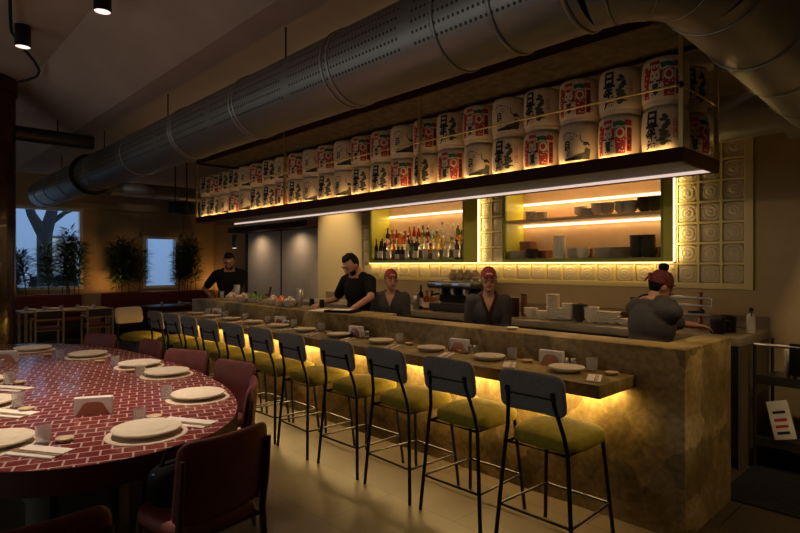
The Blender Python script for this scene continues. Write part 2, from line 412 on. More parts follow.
# back wall of the bar: openings for the two display niches and the glass screen are built from pieces
NB = (-6.98, -4.976); NS = (-4.326, -2.327); NZ0, NZ1 = 1.695, 2.72; SX0, SX1 = -7.20, -1.527; SZ0, SZ1 = 1.43, 2.86
mb = MB()
mb.b2(-8.44, XR, YB, YB+.12, 0, SZ0).b2(-8.44, SX0, YB, YB+.12, SZ0, CEIL).b2(SX1, XR, YB, YB+.12, SZ0, CEIL).b2(SX0, SX1, YB, YB+.12, SZ1, CEIL)
mb.b2(-8.44, XR, YB+.45, YB+.55, 0, CEIL)
struct('wall_back', mb, M['wall'])
struct('trim_4', MB().b2(-8.44, SX0-.005, YB-.02, YB-.0005, 0, 2.9), M['cream'])
struct('wall_recess', MB().b2(-11.5, -8.44, YB+.18, YB+.3, 0, CEIL).b2(-11.5, -11.4, YB+.3, YB2, 0, CEIL), M['panelgrey'])
struct('trim_5', MB().b2(-11.5, -8.44, YB+.16, YB+.18, 2.47, CEIL), M['cream'])
struct('trim_6', MB().b2(-11.5, -8.445, YB-.25, YB+.178, 2.36, 2.465), M['fascia'])
struct('trim_7', MB().b2(-10.02, -10.0, YB+.165, YB+.18, 0, 2.36).b2(-11.46, -11.40, YB+.13, YB+.18, 0, 2.36), M['darkmetal'])
struct('wall_corner', MB().b2(XL, -11.5, YB2, YB2+.15, 0, CEIL), M['wallwarm'])
struct('trim_8', MB().b2(-12.9, -12.5, YB2-.25, YB2-.001, 0, SOF-.0005), M['wallwarm'])
# dark grey door jamb right at the picture's right edge
struct('wall_right', MB().b2(-.562, XR-.001, 2.86, 3.0, 0, SOF-.0005), mat('grey jamb', (.07, .075, .08), .6))
struct('trim_9', MB().b2(-1.39, XR-.001, YB-.006, YB-.0005, .0, .10), M['wall'])

# ------------------------------------------------------------------ bar counter
BX0, BX1, BY, BH = -8.33, -1.27, 3.55, 1.15
bar = thing('bar_counter', 'long brown marble bar with a lower dining ledge lit from beneath', 'bar counter', (0, 0, 0))
MB().b2(BX0, BX1, BY, BY+.28, 0, BH, .006).build('front_wall', M['stone'], bar)
MB().b2(BX1-.21, BX1, BY+.2805, 4.40, 0, BH, .006).build('end_wall', M['stone'], bar)
MB().b2(BX0, -1.57, 3.075, BY-.0005, .88, .96, .005).build('ledge', M['stone'], bar)
MB().b2(BX0, -4.3, BY+.2805, 4.02, 1.09, BH, .004).build('worktop', M['stone'], bar)
MB().b2(BX0, -4.35, BY+.2805, 3.98, 0, 1.0899).build('cabinet', M['darksteel'], bar)
MB().b2(BX0+.05, -1.64, BY-.05, BY-.015, .868, .879).build('light_strip', M['ledyellow'], bar)
stripx('ledge_light', BX0+.05, -1.66, BY-.06, .862, .05, 108, (1., .66, .25), (0, .2, -1))

# ------------------------------------------------------------------ hanging canopy
CX0, CX1, CY0, CY1 = -8.19, -1.285, 3.55, 4.20
cz0, cz1 = 2.285, 2.372
can = thing('hanging_canopy', 'dark maroon hanging shelf over the bar carrying two rows of barrels', 'hanging shelf', (0, 0, 0))
MB().b2(CX0, CX1, CY0, CY0+.03, cz0, cz1).b2(CX0, CX1, CY1-.03, CY1, cz0, cz1).b2(CX0, CX0+.03, CY0+.03, CY1-.03, cz0, cz1).b2(CX1-.03, CX1, CY0+.03, CY1-.03, cz0, cz1).build('fascia', M['fascia'], can, smooth=False)
MB().b2(CX0+.03, CX1-.03, CY0+.03, CY1-.03, cz0+.03, cz1-.03).build('deck', M['soffit'], can, smooth=False)
MB().b2(CX0+.03, CX1-.03, CY1-.05, CY1-.031, cz0+.006, cz0+.026).build('light_strip', M['ledpink'], can, smooth=False)
MB().b2(CX0+.06, CX1-.06, CY0+.034, CY0+.05, cz1-.029, cz1-.012).build('light_strip', M['ledbar'], can, smooth=False)
uz0, uz1 = 3.16, 3.24; UX1 = CX1
MB().b2(CX0, UX1, CY0, CY0+.03, uz0, uz1).b2(CX0, UX1, CY1-.03, CY1, uz0, uz1).b2(CX0, CX0+.03, CY0+.03, CY1-.03, uz0, uz1).b2(UX1-.03, UX1, CY0+.03, CY1-.03, uz0, uz1).build('upper_frame', M['fascia'], can, smooth=False)
MB().b2(CX0+.03, UX1-.03, CY0+.03, CY1-.03, uz0+.03, uz0+.06).build('upper_panel', M['raw'], can, smooth=False)
for x in (CX0+.012, -5.74, -3.51, CX1-.012):
    for y in (CY0+.012, CY1-.012):
        MB().b2(x-.012, x+.012, y-.012, y+.012, cz1-.005, uz1).build('post', M['brass'], can, smooth=False)
for y in (CY0+.012, CY1-.012):
    MB().cyl((CX0, y-.018, 2.745), (CX1, y-.018, 2.745), .007, 8).build('rail', M['brass'], can)
for x in (CX0+.012, CX1-.012):
    MB().cyl((x, CY0, 2.745), (x, CY1, 2.745), .007, 8).build('rail', M['brass'], can)
MB().ell((CX1-.012, CY0-.006, 2.745), .022, 10, 8).build('rail_joint', M['darkmetal'], can)
for x in (-7.9, -6.2, -4.6, -3.0, -1.9):
    for y in (CY0+.06, CY1-.06):
        MB().cyl((x, y, uz1-.04), (x, y, SOF-.0005), .006, 6).build('hanger_rod', M['darkmetal'], can)
stripx('canopy_under_light', CX0+.1, CX1-.1, CY1-.055, cz0+.012, .02, 8, (1., .66, .40), (0, -.25, -1))
stripx('canopy_front_light', CX0+.1, CX1-.1, CY0+.045, cz0+.012, .02, 20, (1., .66, .38), (0, .45, -1))
MB().b2(CX0+.06, CX1-.06, CY0+.031, CY0+.05, cz0+.014, cz0+.028).build('light_strip', M['ledpink'], can, smooth=False)
stripx('canopy_shelf_light', CX0+.08, CX1-.08, CY0+.045, cz1-.01, .02, 7.5, (1., .60, .25), (0, .12, 1))

# ------------------------------------------------------------------ sake barrels
BRH = .312
def brad(z):
    t = z/BRH
    return .134+.009*math.sin(PI*min(1, max(0, t)))-.016*max(0, .16-t)/.16-.006*max(0, t-.85)/.15
def barrel_body(bm_=None):
    t = thing('sake_barrel', 'x', 'barrel', (0, 0, 0))
    b = MB(); prof = [(.098, .0), (.110, .004), (.120, .016)]
    for i in range(1, 12): z = .03+(BRH-.05)*i/11; prof.append((brad(z), z))
    b.lathe(prof, 28); b.build('body', M['barrel'], t)
    r = MB(); r.lathe([(.10, BRH-.03), (.127, BRH-.028), (.1325, BRH-.020), (.132, BRH-.010), (.126, BRH-.002), (.116, BRH), (.10, BRH-.012)], 28); r.build('rim', M['straw'], t)
    r = MB()
    for a in range(3):
        pass
    r.lathe([(.108, .003), (.122, .007), (.129, .018), (.131, .030), (.128, .040)], 28, capb=False, capt=False); r.build('rope_band', M['barrel'], t)
    return t
def textmesh(s, size, bold=0.):
    cu = bpy.data.curves.new('t', 'FONT'); cu.body = s; cu.size = size; cu.offset = bold; cu.resolution_u = 3
    cu.align_x = 'CENTER'; cu.align_y = 'CENTER'
    o = bpy.data.objects.new('t', cu); COL.objects.link(o)
    dg = bpy.context.evaluated_depsgraph_get(); me = bpy.data.meshes.new_from_object(o.evaluated_get(dg))
    v = [tuple(p.co) for p in me.vertices]; fc = [list(p.vertices) for p in me.polygons]
    bpy.data.objects.remove(o); bpy.data.curves.remove(cu); bpy.data.meshes.remove(me)
    if v:
        cx = (min(p[0] for p in v)+max(p[0] for p in v))/2; cy = (min(p[1] for p in v)+max(p[1] for p in v))/2
        v = [(p[0]-cx, p[1]-cy, 0) for p in v]
    return v, fc
class Print:
    def __init__(s): s.items = []
    def poly(s, pts, mi, layer=1): s.items.append(([(x, y, 0) for x, y in pts], [list(range(len(pts)))], mi, layer)); return s
    def ell(s, cx, cy, rx, ry, mi, layer=1, n=16, a0=0, a1=2*PI):
        return s.poly([(cx+rx*math.cos(a0+(a1-a0)*i/n), cy+ry*math.sin(a0+(a1-a0)*i/n)) for i in range(n if a1-a0 > 6.2 else n+1)], mi, layer)
    def rect(s, x0, x1, y0, y1, mi, layer=1): return s.poly([(x0, y0), (x1, y0), (x1, y1), (x0, y1)], mi, layer)
    def text(s, ch, cx, cy, size, mi, layer=2, bold=0.):
        v, fc = textmesh(ch, size, bold); s.items.append(([(x+cx, y+cy, 0) for x, y, z in v], fc, mi, layer)); return s
    def stroke(s, pts, w, mi, layer=2):
        for (a, b) in zip(pts[:-1], pts[1:]):
            dx, dy = b[0]-a[0], b[1]-a[1]; L = math.hypot(dx, dy) or 1; nx, ny = -dy/L*w/2, dx/L*w/2
            ex, ey = dx/L*w*.3, dy/L*w*.3
            s.poly([(a[0]+nx-ex, a[1]+ny-ey), (a[0]-nx-ex, a[1]-ny-ey), (b[0]-nx+ex, b[1]-ny+ey), (b[0]+nx+ex, b[1]+ny+ey)], mi, layer)
        return s
    def wrap(s, name, parent):
        out = MB()
        for vs, fs, mi, layer in s.items:
            bm = bmesh.new(); vv = [bm.verts.new(p) for p in vs]
            for fc in fs:
                try: bm.faces.new([vv[i] for i in fc])
                except ValueError: pass
            u = -.20
            while u < .2:
                if any(p[0] < u for p in vs) and any(p[0] > u for p in vs):
                    bmesh.ops.bisect_plane(bm, geom=bm.verts[:]+bm.edges[:]+bm.faces[:], plane_co=(u, 0, 0), plane_no=(1, 0, 0))
                u += .016
            v = .04
            while v < .28:
                if any(p[1] < v for p in vs) and any(p[1] > v for p in vs):
                    bmesh.ops.bisect_plane(bm, geom=bm.verts[:]+bm.edges[:]+bm.faces[:], plane_co=(0, v, 0), plane_no=(0, 1, 0))
                v += .05
            bm.verts.index_update()
            P = []
            for q in bm.verts:
                r = brad(q.co.y*1.09)+.0012*layer; a = q.co.x/.143*.9; 
                P.append((r*math.sin(a), -r*math.cos(a), q.co.y*1.09))
            out.add(P, [[q.index for q in fc.verts] for fc in bm.faces], mi); bm.free()
        return out.build(name, [M['inkblack'], M['inkred'], M['inkgreen'], M['inkcream'], M['inkolive']], parent)
rp = random.Random(3)
def design_a():
    t = barrel_body(); p = Print()
    for k, ch in enumerate('日本盛'): p.text(ch, -.07, .220-.066*k, .098, 0, 2, .0042 if k < 2 else .0028)
    for i in range(16):
        x = .022+rp.uniform(-.024, .024); y = .07+.16*i/15; p.ell(x, y, rp.uniform(.012, .026), rp.uniform(.008, .015), 4, 1, 9)
    p.rect(.073, .103, .10, .155, 1, 1).rect(.076, .100, .103, .152, 3, 2).text('清', .088, .141, .022, 1, 3, .0008).text('酒', .088, .115, .022, 1, 3, .0008)
    p.rect(.073, .103, .165, .21, 1, 1).rect(.076, .100, .168, .207, 3, 2).text('上', .088, .197, .018, 1, 3, .0006).text('撰', .088, .178, .018, 1, 3, .0006)
    p.stroke([(-.01, .075), (.06, .08)], .008, 4)
    p.wrap('printed_label', t); return t
def design_b():
    t = barrel_body(); p = Print()
    p.rect(-.145, -.1, .05, .235, 1, 1).poly([(-.10, .15), (-.095, .205), (-.02, .205), (.07, .21), (.08, .13), (.0, .13)], 1, 0)
    p.poly([(-.12, .23), (-.03, .235), (-.02, .19), (-.06, .205), (-.10, .17), (-.12, .15)], 1, 1)       # red hood
    for x in (-.10, -.08, -.06, -.04): p.ell(x, .228, .008, .012, 3, 2, 9)
    p.poly([(-.02, .245), (.04, .25), (.085, .235), (.06, .215), (.02, .222), (-.01, .212)], 2, 2)        # green leaf
    p.ell(-.055, .168, .038, .036, 0, 1).ell(-.055, .168, .035, .033, 3, 2)                               # cat face
    p.poly([(-.088, .186), (-.082, .215), (-.062, .198)], 3, 2).poly([(-.022, .186), (-.028, .215), (-.048, .198)], 3, 2)
    p.ell(-.069, .174, .005, .007, 0, 3, 9).ell(-.041, .174, .005, .007, 0, 3, 9).poly([(-.06, .161), (-.05, .161), (-.055, .155)], 1, 3).stroke([(-.065, .15), (-.055, .153), (-.045, .15)], .003, 0, 3)
    p.ell(.035, .175, .036, .037, 0, 1).ell(.035, .175, .033, .034, 3, 2).ell(.035, .175, .019, .020, 1, 3)  # round charm
    p.poly([(-.10, .135), (-.01, .135), (.0, .055), (-.105, .055)], 3, 1).poly([(-.075, .128), (-.03, .128), (-.04, .07), (-.055, .06), (-.07, .075)], 4, 2)
    for i in range(10): p.ell(rp.uniform(-.1, -.01), rp.uniform(.06, .13), .004, .005, 0, 3, 7)
    p.poly([(.0, .15), (.05, .145), (.075, .12), (.07, .05), (.005, .05)], 1, 1)
    for i in range(9): p.ell(rp.uniform(.012, .065), rp.uniform(.06, .135), .005, .004, 3, 2, 7)
    for i in range(6): p.ell(rp.uniform(-.14, -.105), .06+.028*i, .006, .006, 3, 2, 7)
    p.stroke([(-.10, .142), (-.01, .142)], .008, 0, 3).ell(-.055, .138, .009, .009, 3, 4, 9).poly([(-.095, .235), (-.10, .262), (-.03, .262), (-.02, .24)], 1, 1).poly([(.06, .22), (.12, .215), (.12, .25), (.07, .255)], 1, 1)
    for i in range(5): p.stroke([(.015+.01*i, .07), (.02+.01*i, .12)], .003, 4, 2)
    p.rect(.082, .118, .06, .205, 1, 1)
    for k, ch in enumerate('大吉招福'): p.text(ch, .10, .19-.036*k, .032, 0, 2, .0012)
    p.wrap('printed_label', t); return t
def design_c():
    t = barrel_body(); p = Print()
    for k, ch in enumerate('白鶴'): p.text(ch, -.055, .155-.05*k, .054, 0, 2, .0018)
    p.poly([(-.08, .05), (.12, .05), (.125, .115), (.085, .125), (.075, .095), (.03, .085), (-.02, .068), (-.08, .062)], 4, 1)
    p.poly([(-.08, .047), (.05, .047), (.06, .07), (.0, .066), (-.05, .058)], 0, 2)
    p.ell(.085, .15, .018, .013, 4, 1, 10).stroke([(.045, .205), (.052, .17), (.075, .155), (.10, .16)], .006, 0, 2).stroke([(.10, .155), (.115, .14)], .012, 0, 2)
    p.ell(-.02, .19, .016, .014, 1, 1, 10).ell(-.02, .19, .010, .009, 3, 2, 10).stroke([(-.10, .21), (-.06, .232), (-.02, .222)], .006, 4, 1)
    for x, y in ((.0, .215), (.02, .20), (-.09, .19)): p.ell(x, y, .007, .005, 1, 1, 8)
    p.wrap('printed_label', t); return t
LOWER = 'ABCBACBABAACACABAACBCAA'
UPPER = 'BABACBABCBBCBCBCABCAABA'
DESC = {'A': 'barrel with large black brush characters', 'B': 'red barrel with white cat', 'C': 'cream barrel with dark mountain print'}
proto = {'A': design_a, 'B': design_b, 'C': design_c}; made = {}
def put_barrel(k, loc, rz, label):
    if k not in made:
        o = proto[k](); made[k] = o; o.location = loc; o.rotation_euler = (0, 0, rz); o['label'] = label; o['group'] = 'barrels on the hanging shelf'; return o
    return dup(made[k], loc, rz, label, 'barrels on the hanging shelf')
for row, seq in (('lower', LOWER), ('upper', UPPER)):
    for i, k in enumerate(seq):
        x = -1.455-.302*i; y = 3.725
        z = cz1-.03 if row == 'lower' else cz1-.03+BRH+.004
        th = math.atan2(-x, y)*.7+random.uniform(-.1, .1)
        nm = ORD[i+1]+' from the right'
        put_barrel(k, (x+random.uniform(-.003, .003), y+random.uniform(0, .01), z+.0005), th, '%s, %s row, %s' % (DESC[k], row, nm if i else 'at the right end'))
put_barrel('B', (-1.44, 4.025, cz1-.0295), 1.1, 'red printed barrel behind the right end of the lower row')
put_barrel('A', (-1.44, 4.025, cz1-.0295+BRH+.004), 1.0, 'dim white barrel behind the right end of the upper row')

# ------------------------------------------------------------------ ducts
def duct(name, label, pts, r, m, rings, loc=(0, 0, 0), n=40, hangers=()):
    t = thing(name, label, 'duct', loc)
    b = MB().tube(pts, r, n); o = b.build('pipe', m, t)
    return t
DY, DZ, DR = 2.51, 3.06, .266
ex = -1.30; er = .36
main = thing('ventilation_duct', 'large round steel duct with perforated upper side running along the bar', 'air duct', (0, 0, 0))
b = MB(); n = 48; xs = [-12.9+(.58*i) for i in range(21)]; xs = [x for x in xs if x < ex-.05]+[ex]
V = []; F = []
for x in xs:
    for i in range(n+1):
        a = 2*PI*i/n; V.append((x, DY-DR*math.cos(a), DZ+DR*math.sin(a)))     # a=0 faces the camera side, a>0 climbs to the top
for k in range(len(xs)-1):
    for i in range(n): F.append([k*(n+1)+i, (k+1)*(n+1)+i, (k+1)*(n+1)+i+1, k*(n+1)+i+1])
me = bpy.data.meshes.new('perforated_run'); me.from_pydata(V, [], F); uvl = me.uv_layers.new(name='UVMap')
for p in me.polygons:
    p.use_smooth = True
    for li in p.loop_indices:
        vi = me.loops[li].vertex_index; i = vi % (n+1); uvl.data[li].uv = (V[vi][0]+16, (.6+DR*2*PI*i/n) if i <= n/2+8 else (.6+DR*2*PI*(i-n)/n))
me.materials.append(M['duct']); o = bpy.data.objects.new('perforated_run', me); COL.objects.link(o); o.parent = main
MB().lathe([(DR-.002, 0), (DR-.05, -.001)], 40).build('x', M['duct']) if False else None
MB().cone((-12.93, DY, DZ), (-12.9, DY, DZ), DR*.96, DR, 40).build('end_cap', M['ductplain'], main)
pts = []
for k in range(5):
    a = PI/2*k/4; pts.append((ex+er*1.0*math.sin(a), DY+er*(1-math.cos(a)), DZ))
el = MB().tube([(ex-.001, DY, DZ)]+pts[1:], DR, 40).build('elbow', M['ductplain'], main, ang=50)
sx_ = pts[-1][0]
b = MB().tube([pts[-1], (sx_, 4.2, DZ-.03), (sx_, 5.60, 2.98)], [DR-.002]*3, 40).build('side_run', M['ductplain'], main)
def ring(c, axis, r, w=.02, h=.014):
    a = Vector(axis).normalized(); c = Vector(c); m_ = MB(); Q = rot_to(a)
    vs = []; fs = []; N = 40; pr = [(r, -w), (r+h*.6, -w*.9), (r+h, -w*.3), (r+h, w*.3), (r+h*.6, w*.9), (r, w)]
    for (rr, z) in pr:
        for i in range(N): q = 2*PI*i/N; vs.append(c+Q @ Vector((rr*math.cos(q), rr*math.sin(q), z)))
    for j in range(len(pr)-1):
        for i in range(N): fs.append([j*N+i, j*N+(i+1) % N, (j+1)*N+(i+1) % N, (j+1)*N+i])
    return m_.add(vs, fs)
for x in (-1.36, -1.75, -2.13, -3.1, -3.17, -4.45, -4.51, -5.8, -5.86, -7.4, -9.0, -10.6, -11.6, -12.4):
    ring((x, DY, DZ), (1, 0, 0), DR, .013, .010).build('seam_ring', M['ductplain'], main)
ring((-9.6, DY, DZ), (1, 0, 0), DR, .05, .05).build('coupling_flange', M['darkmetal'], main)
for k in range(1, 4):
    a = PI/2*(k-.5)/4*1.14
    ring((ex+er*math.sin(a), DY+er*(1-math.cos(a)), DZ), (math.cos(a), math.sin(a), 0), DR, .007, .004).build('seam_ring', M['ductplain'], main)
for y in (3.0, 3.65, 4.3, 4.95):
    ring((pts[-1][0], y, DZ-.08*(y-2.9)/2.7), (0, 1, 0), DR, .010, .005).build('seam_ring', M['ductplain'], main)
for x in (-3.87, -6.29, -8.6, -11.0, -1.9):
    MB().cyl((x, DY-.1, DZ+.23), (x, DY-.1, SOF-.0005 if x > -13.5 else CEIL-.0005), .007, 6).build('hanger_rod', M['darkmetal'], main)
MB().tube([(-3.3, 5.60, 2.98), (sx_-.24, 5.60, 2.98)], .2, 28).build('back_run', M['ductplain'], main)
MB().tube([(sx_-.24, 5.60, 2.98), (sx_+.24, 5.60, 2.98)], .27, 28).build('tee', M['ductplain'], main)
MB().tube([(sx_+.24, 5.60, 2.98), (XR-.01, 5.60, 2.98)], .2, 28).build('back_run', M['ductplain'], main)
for x in (-2.6, -.4, .4): MB().cyl((x, 5.6, 3.17), (x, 5.6, SOF-.0005), .007, 6).build('hanger_rod', M['darkmetal'], main)
d3 = thing('cross_duct', 'smaller steel duct crossing below the ceiling by the far windows', 'air duct', (0, 0, 0))
MB().tube([(-14.55, 4.2, 3.52), (-14.55, 6.6, 3.52)], .2, 28).build('pipe', M['ductplain'], d3)
MB().tube([(-14.55, 6.6, 3.52), (-14.2, 6.9, 3.52), (-13.9, 7.05, 3.52)], .2, 28).build('branch', M['ductplain'], d3)
for y in (4.4, 5.0, 6.1): MB().cyl((-14.55, y, 3.7), (-14.55, y, CEIL-.0005), .007, 6).build('hanger_rod', M['darkmetal'], d3)
for y in (5.2, 5.8): ring((-14.55, y, 3.52), (0, 1, 0), .2, .015, .012).build('seam_ring', M['ductplain'], d3)
d4 = thing('slim_duct', 'dark slim duct crossing the ceiling behind the maroon column', 'air duct', (0, 0, 0))
MB().tube([(-8.9, -1.5, 3.41), (-8.9, 2.34, 3.41)], .10, 24).build('pipe', M['darksteel'], d4)
for y in (-.8, .2, 1.9): MB().cyl((-8.9, y, 3.50), (-8.9, y, CEIL-.0005), .008, 8).build('hanger_rod', M['darkmetal'], d4)

# ceiling can lights
def canlight(name, label, x, y, group=None, top=CEIL):
    t = thing(name, label, 'ceiling light', (x, y, 0), 0, group)
    z = top-.0005
    MB().lathe([(.062, z-.20), (.066, z-.198), (.066, z), (.0, z)], 24, capb=False).build('housing', M['darkmetal'], t)
    MB().lathe([(.0, z-.185), (.058, z-.185), (.06, z-.195)], 24, capb=False, capt=False).build('lamp', M['lampface'], t)
    return (x, y, z-.215)
L = []
L.append(canlight('ceiling_spotlight', 'black can light beside the black cable, left of the other can light', -6.25, 1.05))
L.append(canlight('ceiling_spotlight', 'black can light at the top edge, right of the other can light', -4.94, 1.37))
L.append((-3.6, .9, CEIL-.22)); canlight('ceiling_spotlight', 'black can light above the near end of the oval table', -3.6, .9)
cb = MB().tube([(x*.985, y*.985, CEIL-dz) for x, y, dz in [(-5.0, .76, .02), (-5.6, .85, .03), (-6.1, .93, .04), (-6.45, .99, .04), (-6.8, 1.12, .04), (-7.2, 1.31, .04), (-7.5, 1.42, .05), (-7.68, 1.43, .07), (-7.78, 1.36, .10), (-7.84, 1.27, .13)]], .014, 8).build('electrical_cable', M['darkmetal'])
tag(cb, 'black electrical cable looping below the ceiling by the column', 'cable')
WARM = (1., .72, .48)
spot('table_spot', L[0], (-6.0, 1.0, .75), 95, (1., .76, .60), 62, .8, .04)
spot('table_spot', L[1], (-4.7, 1.2, .75), 250, (1., .76, .60), 62, .8, .04)
spot('table_spot', L[2], (-3.55, .8, .75), 270, (1., .78, .62), 58, .8, .04)

# ------------------------------------------------------------------ wall display: glass block screen and niches
scr = thing('glass_block_screen', 'yellow framed screen of glass blocks around the two wall niches', 'glass block wall', (0, 0, 0))
P_ = .2045; fw = .066
fr = MB(); yf0, yf1 = YB-.03, YB+.10
fr.b2(SX1-fw, SX1, yf0, yf1, SZ0, SZ1).b2(SX0, SX1-fw, yf0, yf1, SZ0, SZ0+.045).b2(SX0, SX0+.02, yf0, yf1, SZ0+.045, SZ1).b2(SX0+.02, SX1-fw, yf0, yf1, SZ1-.03, SZ1)
fr.build('frame', M['yellowpanel'], scr, smooth=False)
bx1 = SX1-fw
cells = []
for c in range(3):
    for r in range(7):
        cells.append((bx1-P_*(c+1), bx1-P_*c, SZ0+.045+.2*r, SZ0+.045+.2*(r+1)))
xl = bx1-3*P_
nrow = 23
rw = (xl-(SX0+.02))/nrow
for i in range(nrow): cells.append((SX0+.02+rw*i, SX0+.02+rw*(i+1), SZ0+.045, NZ0-.014))
for r in range(5): cells.append((SX0+.02, NB[0]-.03, NZ0+.2*r, NZ0+.2*(r+1)))
for r in range(5):
    cells.append((-4.715, -4.53, NZ0+.2*r, NZ0+.2*(r+1))); cells.append((-4.53, -4.355, NZ0+.2*r, NZ0+.2*(r+1)))
bars = MB(); cube = None
for (x0, x1, z0, z1) in cells:
    g = .011
    bars.b2(x0, x0+g, yf0+.012, yf1-.01, z0, z1).b2(x1-g, x1, yf0+.012, yf1-.01, z0, z1).b2(x0+g, x1-g, yf0+.012, yf1-.01, z0, z0+g).b2(x0+g, x1-g, yf0+.012, yf1-.01, z1-g, z1)
bars.build('mortar_grid', M['yellowpanel'], scr, smooth=False)
for (x0, x1, z0, z1) in cells:
    w, h = x1-x0-.022, z1-z0-.022
    q = MB(); q.pad(w, h, .07, .018, 0, .22)
    o = q.build('glass_block', M['gblock'], scr, ((x0+x1)/2, YB+.02, (z0+z1)/2))
MB().b2(SX0, SX1, YB+.105, YB+.115, SZ0, NZ0-.02).b2(xl, SX1, YB+.105, YB+.115, NZ0-.02, SZ1).b2(-4.72, -4.33, YB+.105, YB+.115, NZ0, SZ1).b2(SX0, NB[0]-.03, YB+.105, YB+.115, NZ0, SZ1).build('backing', mat('pale backing', (.42, .38, .30), .7), scr, smooth=False)
# vertical light strips
MB().b2(-2.228, -2.214, YB-.045, YB-.031, NZ0, 2.66).b2(-4.733, -4.719, YB-.045, YB-.031, NZ0, 2.66).build('light_strip', M['ledwarm'], scr, smooth=False)
MB().b2(NB[0], -2.235, YB-.04, YB-.031, NZ0-.012, NZ0-.004).build('light_strip', M['ledyellow'], scr, smooth=False)
stripx('block_row_light', NB[0], -2.24, YB-.05, NZ0-.012, .02, 6.5, (1., .62, .2), (0, .28, -1))
def vstrip(name, x, y, z0, z1, power, col, d):
    l = bpy.data.lights.new(name, 'AREA'); l.shape = 'RECTANGLE'; l.size = .02; l.size_y = z1-z0; l.energy = power; l.color = col
    o = bpy.data.objects.new(name, l); COL.objects.link(o); o.location = (x, y, (z0+z1)/2)
    zc = -Vector(d).normalized(); yc = Vector((0, 0, 1)); xc = yc.cross(zc)
    o.rotation_euler = Matrix((xc, yc, zc)).transposed().to_euler()
vstrip('block_column_light', -2.208, YB-.055, NZ0, 2.66, 1.6, (1., .68, .25), (1, .25, 0))
vstrip('block_column_light', -4.712, YB-.055, NZ0, 2.66, 1.6, (1., .68, .25), (1, .25, 0))

def niche(name, label, x0, x1, shelves):
    t = thing(name, label, 'wall cabinet', (0, 0, 0)); yb = YB+.40; y0 = YB-.035
    MB().b2(x0, x0+.03, y0, y0+.03, NZ0, NZ1).b2(x1-.03, x1, y0, y0+.03, NZ0, NZ1).b2(x0+.03, x1-.03, y0, y0+.03, NZ0, NZ0+.045).b2(x0+.03, x1-.03, y0, y0+.03, NZ1-.03, NZ1).build('face_frame', M['green'], t, smooth=False)
    MB().b2(x0, x0+.02, y0+.031, yb, NZ0, NZ1).build('side_panel', M['lime'], t, smooth=False); MB().b2(x1-.02, x1, y0+.031, yb, NZ0, NZ1).build('side_panel', M['lime'], t, smooth=False)
    MB().b2(x0+.02, x1-.02, y0+.031, yb, NZ0, NZ0+.03).build('bottom_panel', M['green'], t, smooth=False)
    MB().b2(x0+.02, x1-.02, y0+.031, yb, NZ1-.03, NZ1).build('top_panel', M['peach'], t, smooth=False)
    MB().b2(x0+.02, x1-.02, yb-.012, yb, NZ0+.03, NZ1-.03).build('back_panel', M['peach'], t, smooth=False)
    for z in shelves:
        MB().b2(x0+.03, x1-.03, y0+.03, yb-.013, z-.035, z).build('shelf', M['peach'], t, smooth=False)
    for z in [NZ1-.27]+[q-.055 for q in shelves]:
        MB().b2(x0+.03, x1-.03, yb-.03, yb-.013, z-.012, z+.012).build('light_strip', M['ledwarm'], t, smooth=False)
        stripx('niche_light', x0+.04, x1-.04, yb-.04, z, .02, 3.6, (1., .62, .34), (0, -.45, -1))
    for z in [NZ1-.035]:  # added strip and fill lamp, put in to brighten the crockery and bottles
        MB().b2(x0+.03, x1-.03, y0+.032, y0+.040, z-.006, z).build('light_strip', M['ledwarm'], t, smooth=False)
        stripx('niche_fill_light', x0+.04, x1-.04, y0+.05, z-.01, .012, 2.6, (1., .68, .40), (0, .7, -1))
    return t
niche('bottle_cabinet', 'green framed wall niche holding the liquor bottles', NB[0], NB[1], [])
niche('crockery_cabinet', 'green framed wall niche with stacked bowls on a middle shelf', NS[0], NS[1], [2.225])
pn = MB().b2(-4.974, -4.735, YB-.045, YB+.3, NZ0, NZ1).build('filler_panel', M['lime'], smooth=False)
tag(pn, 'lime green upright panel right of the bottle niche', 'panel')
pn = MB().b2(-2.325, -2.23, YB-.045, YB+.3, NZ0, NZ1).build('filler_panel', M['lime'], smooth=False)
tag(pn, 'lime green upright panel right of the crockery niche', 'panel')

for yy, zz in ((YB+.095, NZ0+.10), (YB+.215, NZ0+.21)): stripx('riser_light', NB[0]+.06, NB[1]-.06, yy, zz, .015, 2.2, (1., .62, .3), (0, -.6, .8))
# liquor bottles on three stepped tiers
rise = thing('bottle_riser', 'stepped green riser under the liquor bottles', 'riser', (0, 0, 0))
zb = NZ0+.0305
MB().b2(NB[0]+.04, NB[1]-.04, YB+.10, YB+.22, zb, zb+.11).build('step', M['green'], rise, smooth=False)
MB().b2(NB[0]+.04, NB[1]-.04, YB+.2205, YB+.36, zb, zb+.22).build('step', M['green'], rise, smooth=False)
BC = {'amber': (.75, .30, .05), 'clear': (.92, .92, .88), 'green': (.06, .38, .09), 'red': (.55, .05, .05), 'dark': (.03, .022, .02), 'gold': (.85, .60, .14), 'orange': (.85, .36, .10), 'pink': (.85, .45, .38)}
BM = {k: mat(k+' bottle glass', c, .1, trans=.75 if k != 'dark' else .1, ior=1.3) for k, c in BC.items()}
LBL = [mat('bottle paper '+str(i), c, .7) for i, c in enumerate([(.78, .72, .58), (.10, .09, .09), (.66, .52, .22), (.70, .62, .52)])]
PROF = {'tall': [(.034, 0), (.036, .004), (.036, .19), (.032, .215), (.014, .245), (.013, .30), (.015, .302), (.015, .312)],
        'squat': [(.045, 0), (.048, .005), (.048, .13), (.042, .16), (.016, .18), (.015, .225), (.018, .227), (.018, .24)],
        'slim': [(.028, 0), (.030, .004), (.031, .20), (.02, .25), (.012, .27), (.012, .33), (.014, .332), (.014, .34)]}
bcache = {}
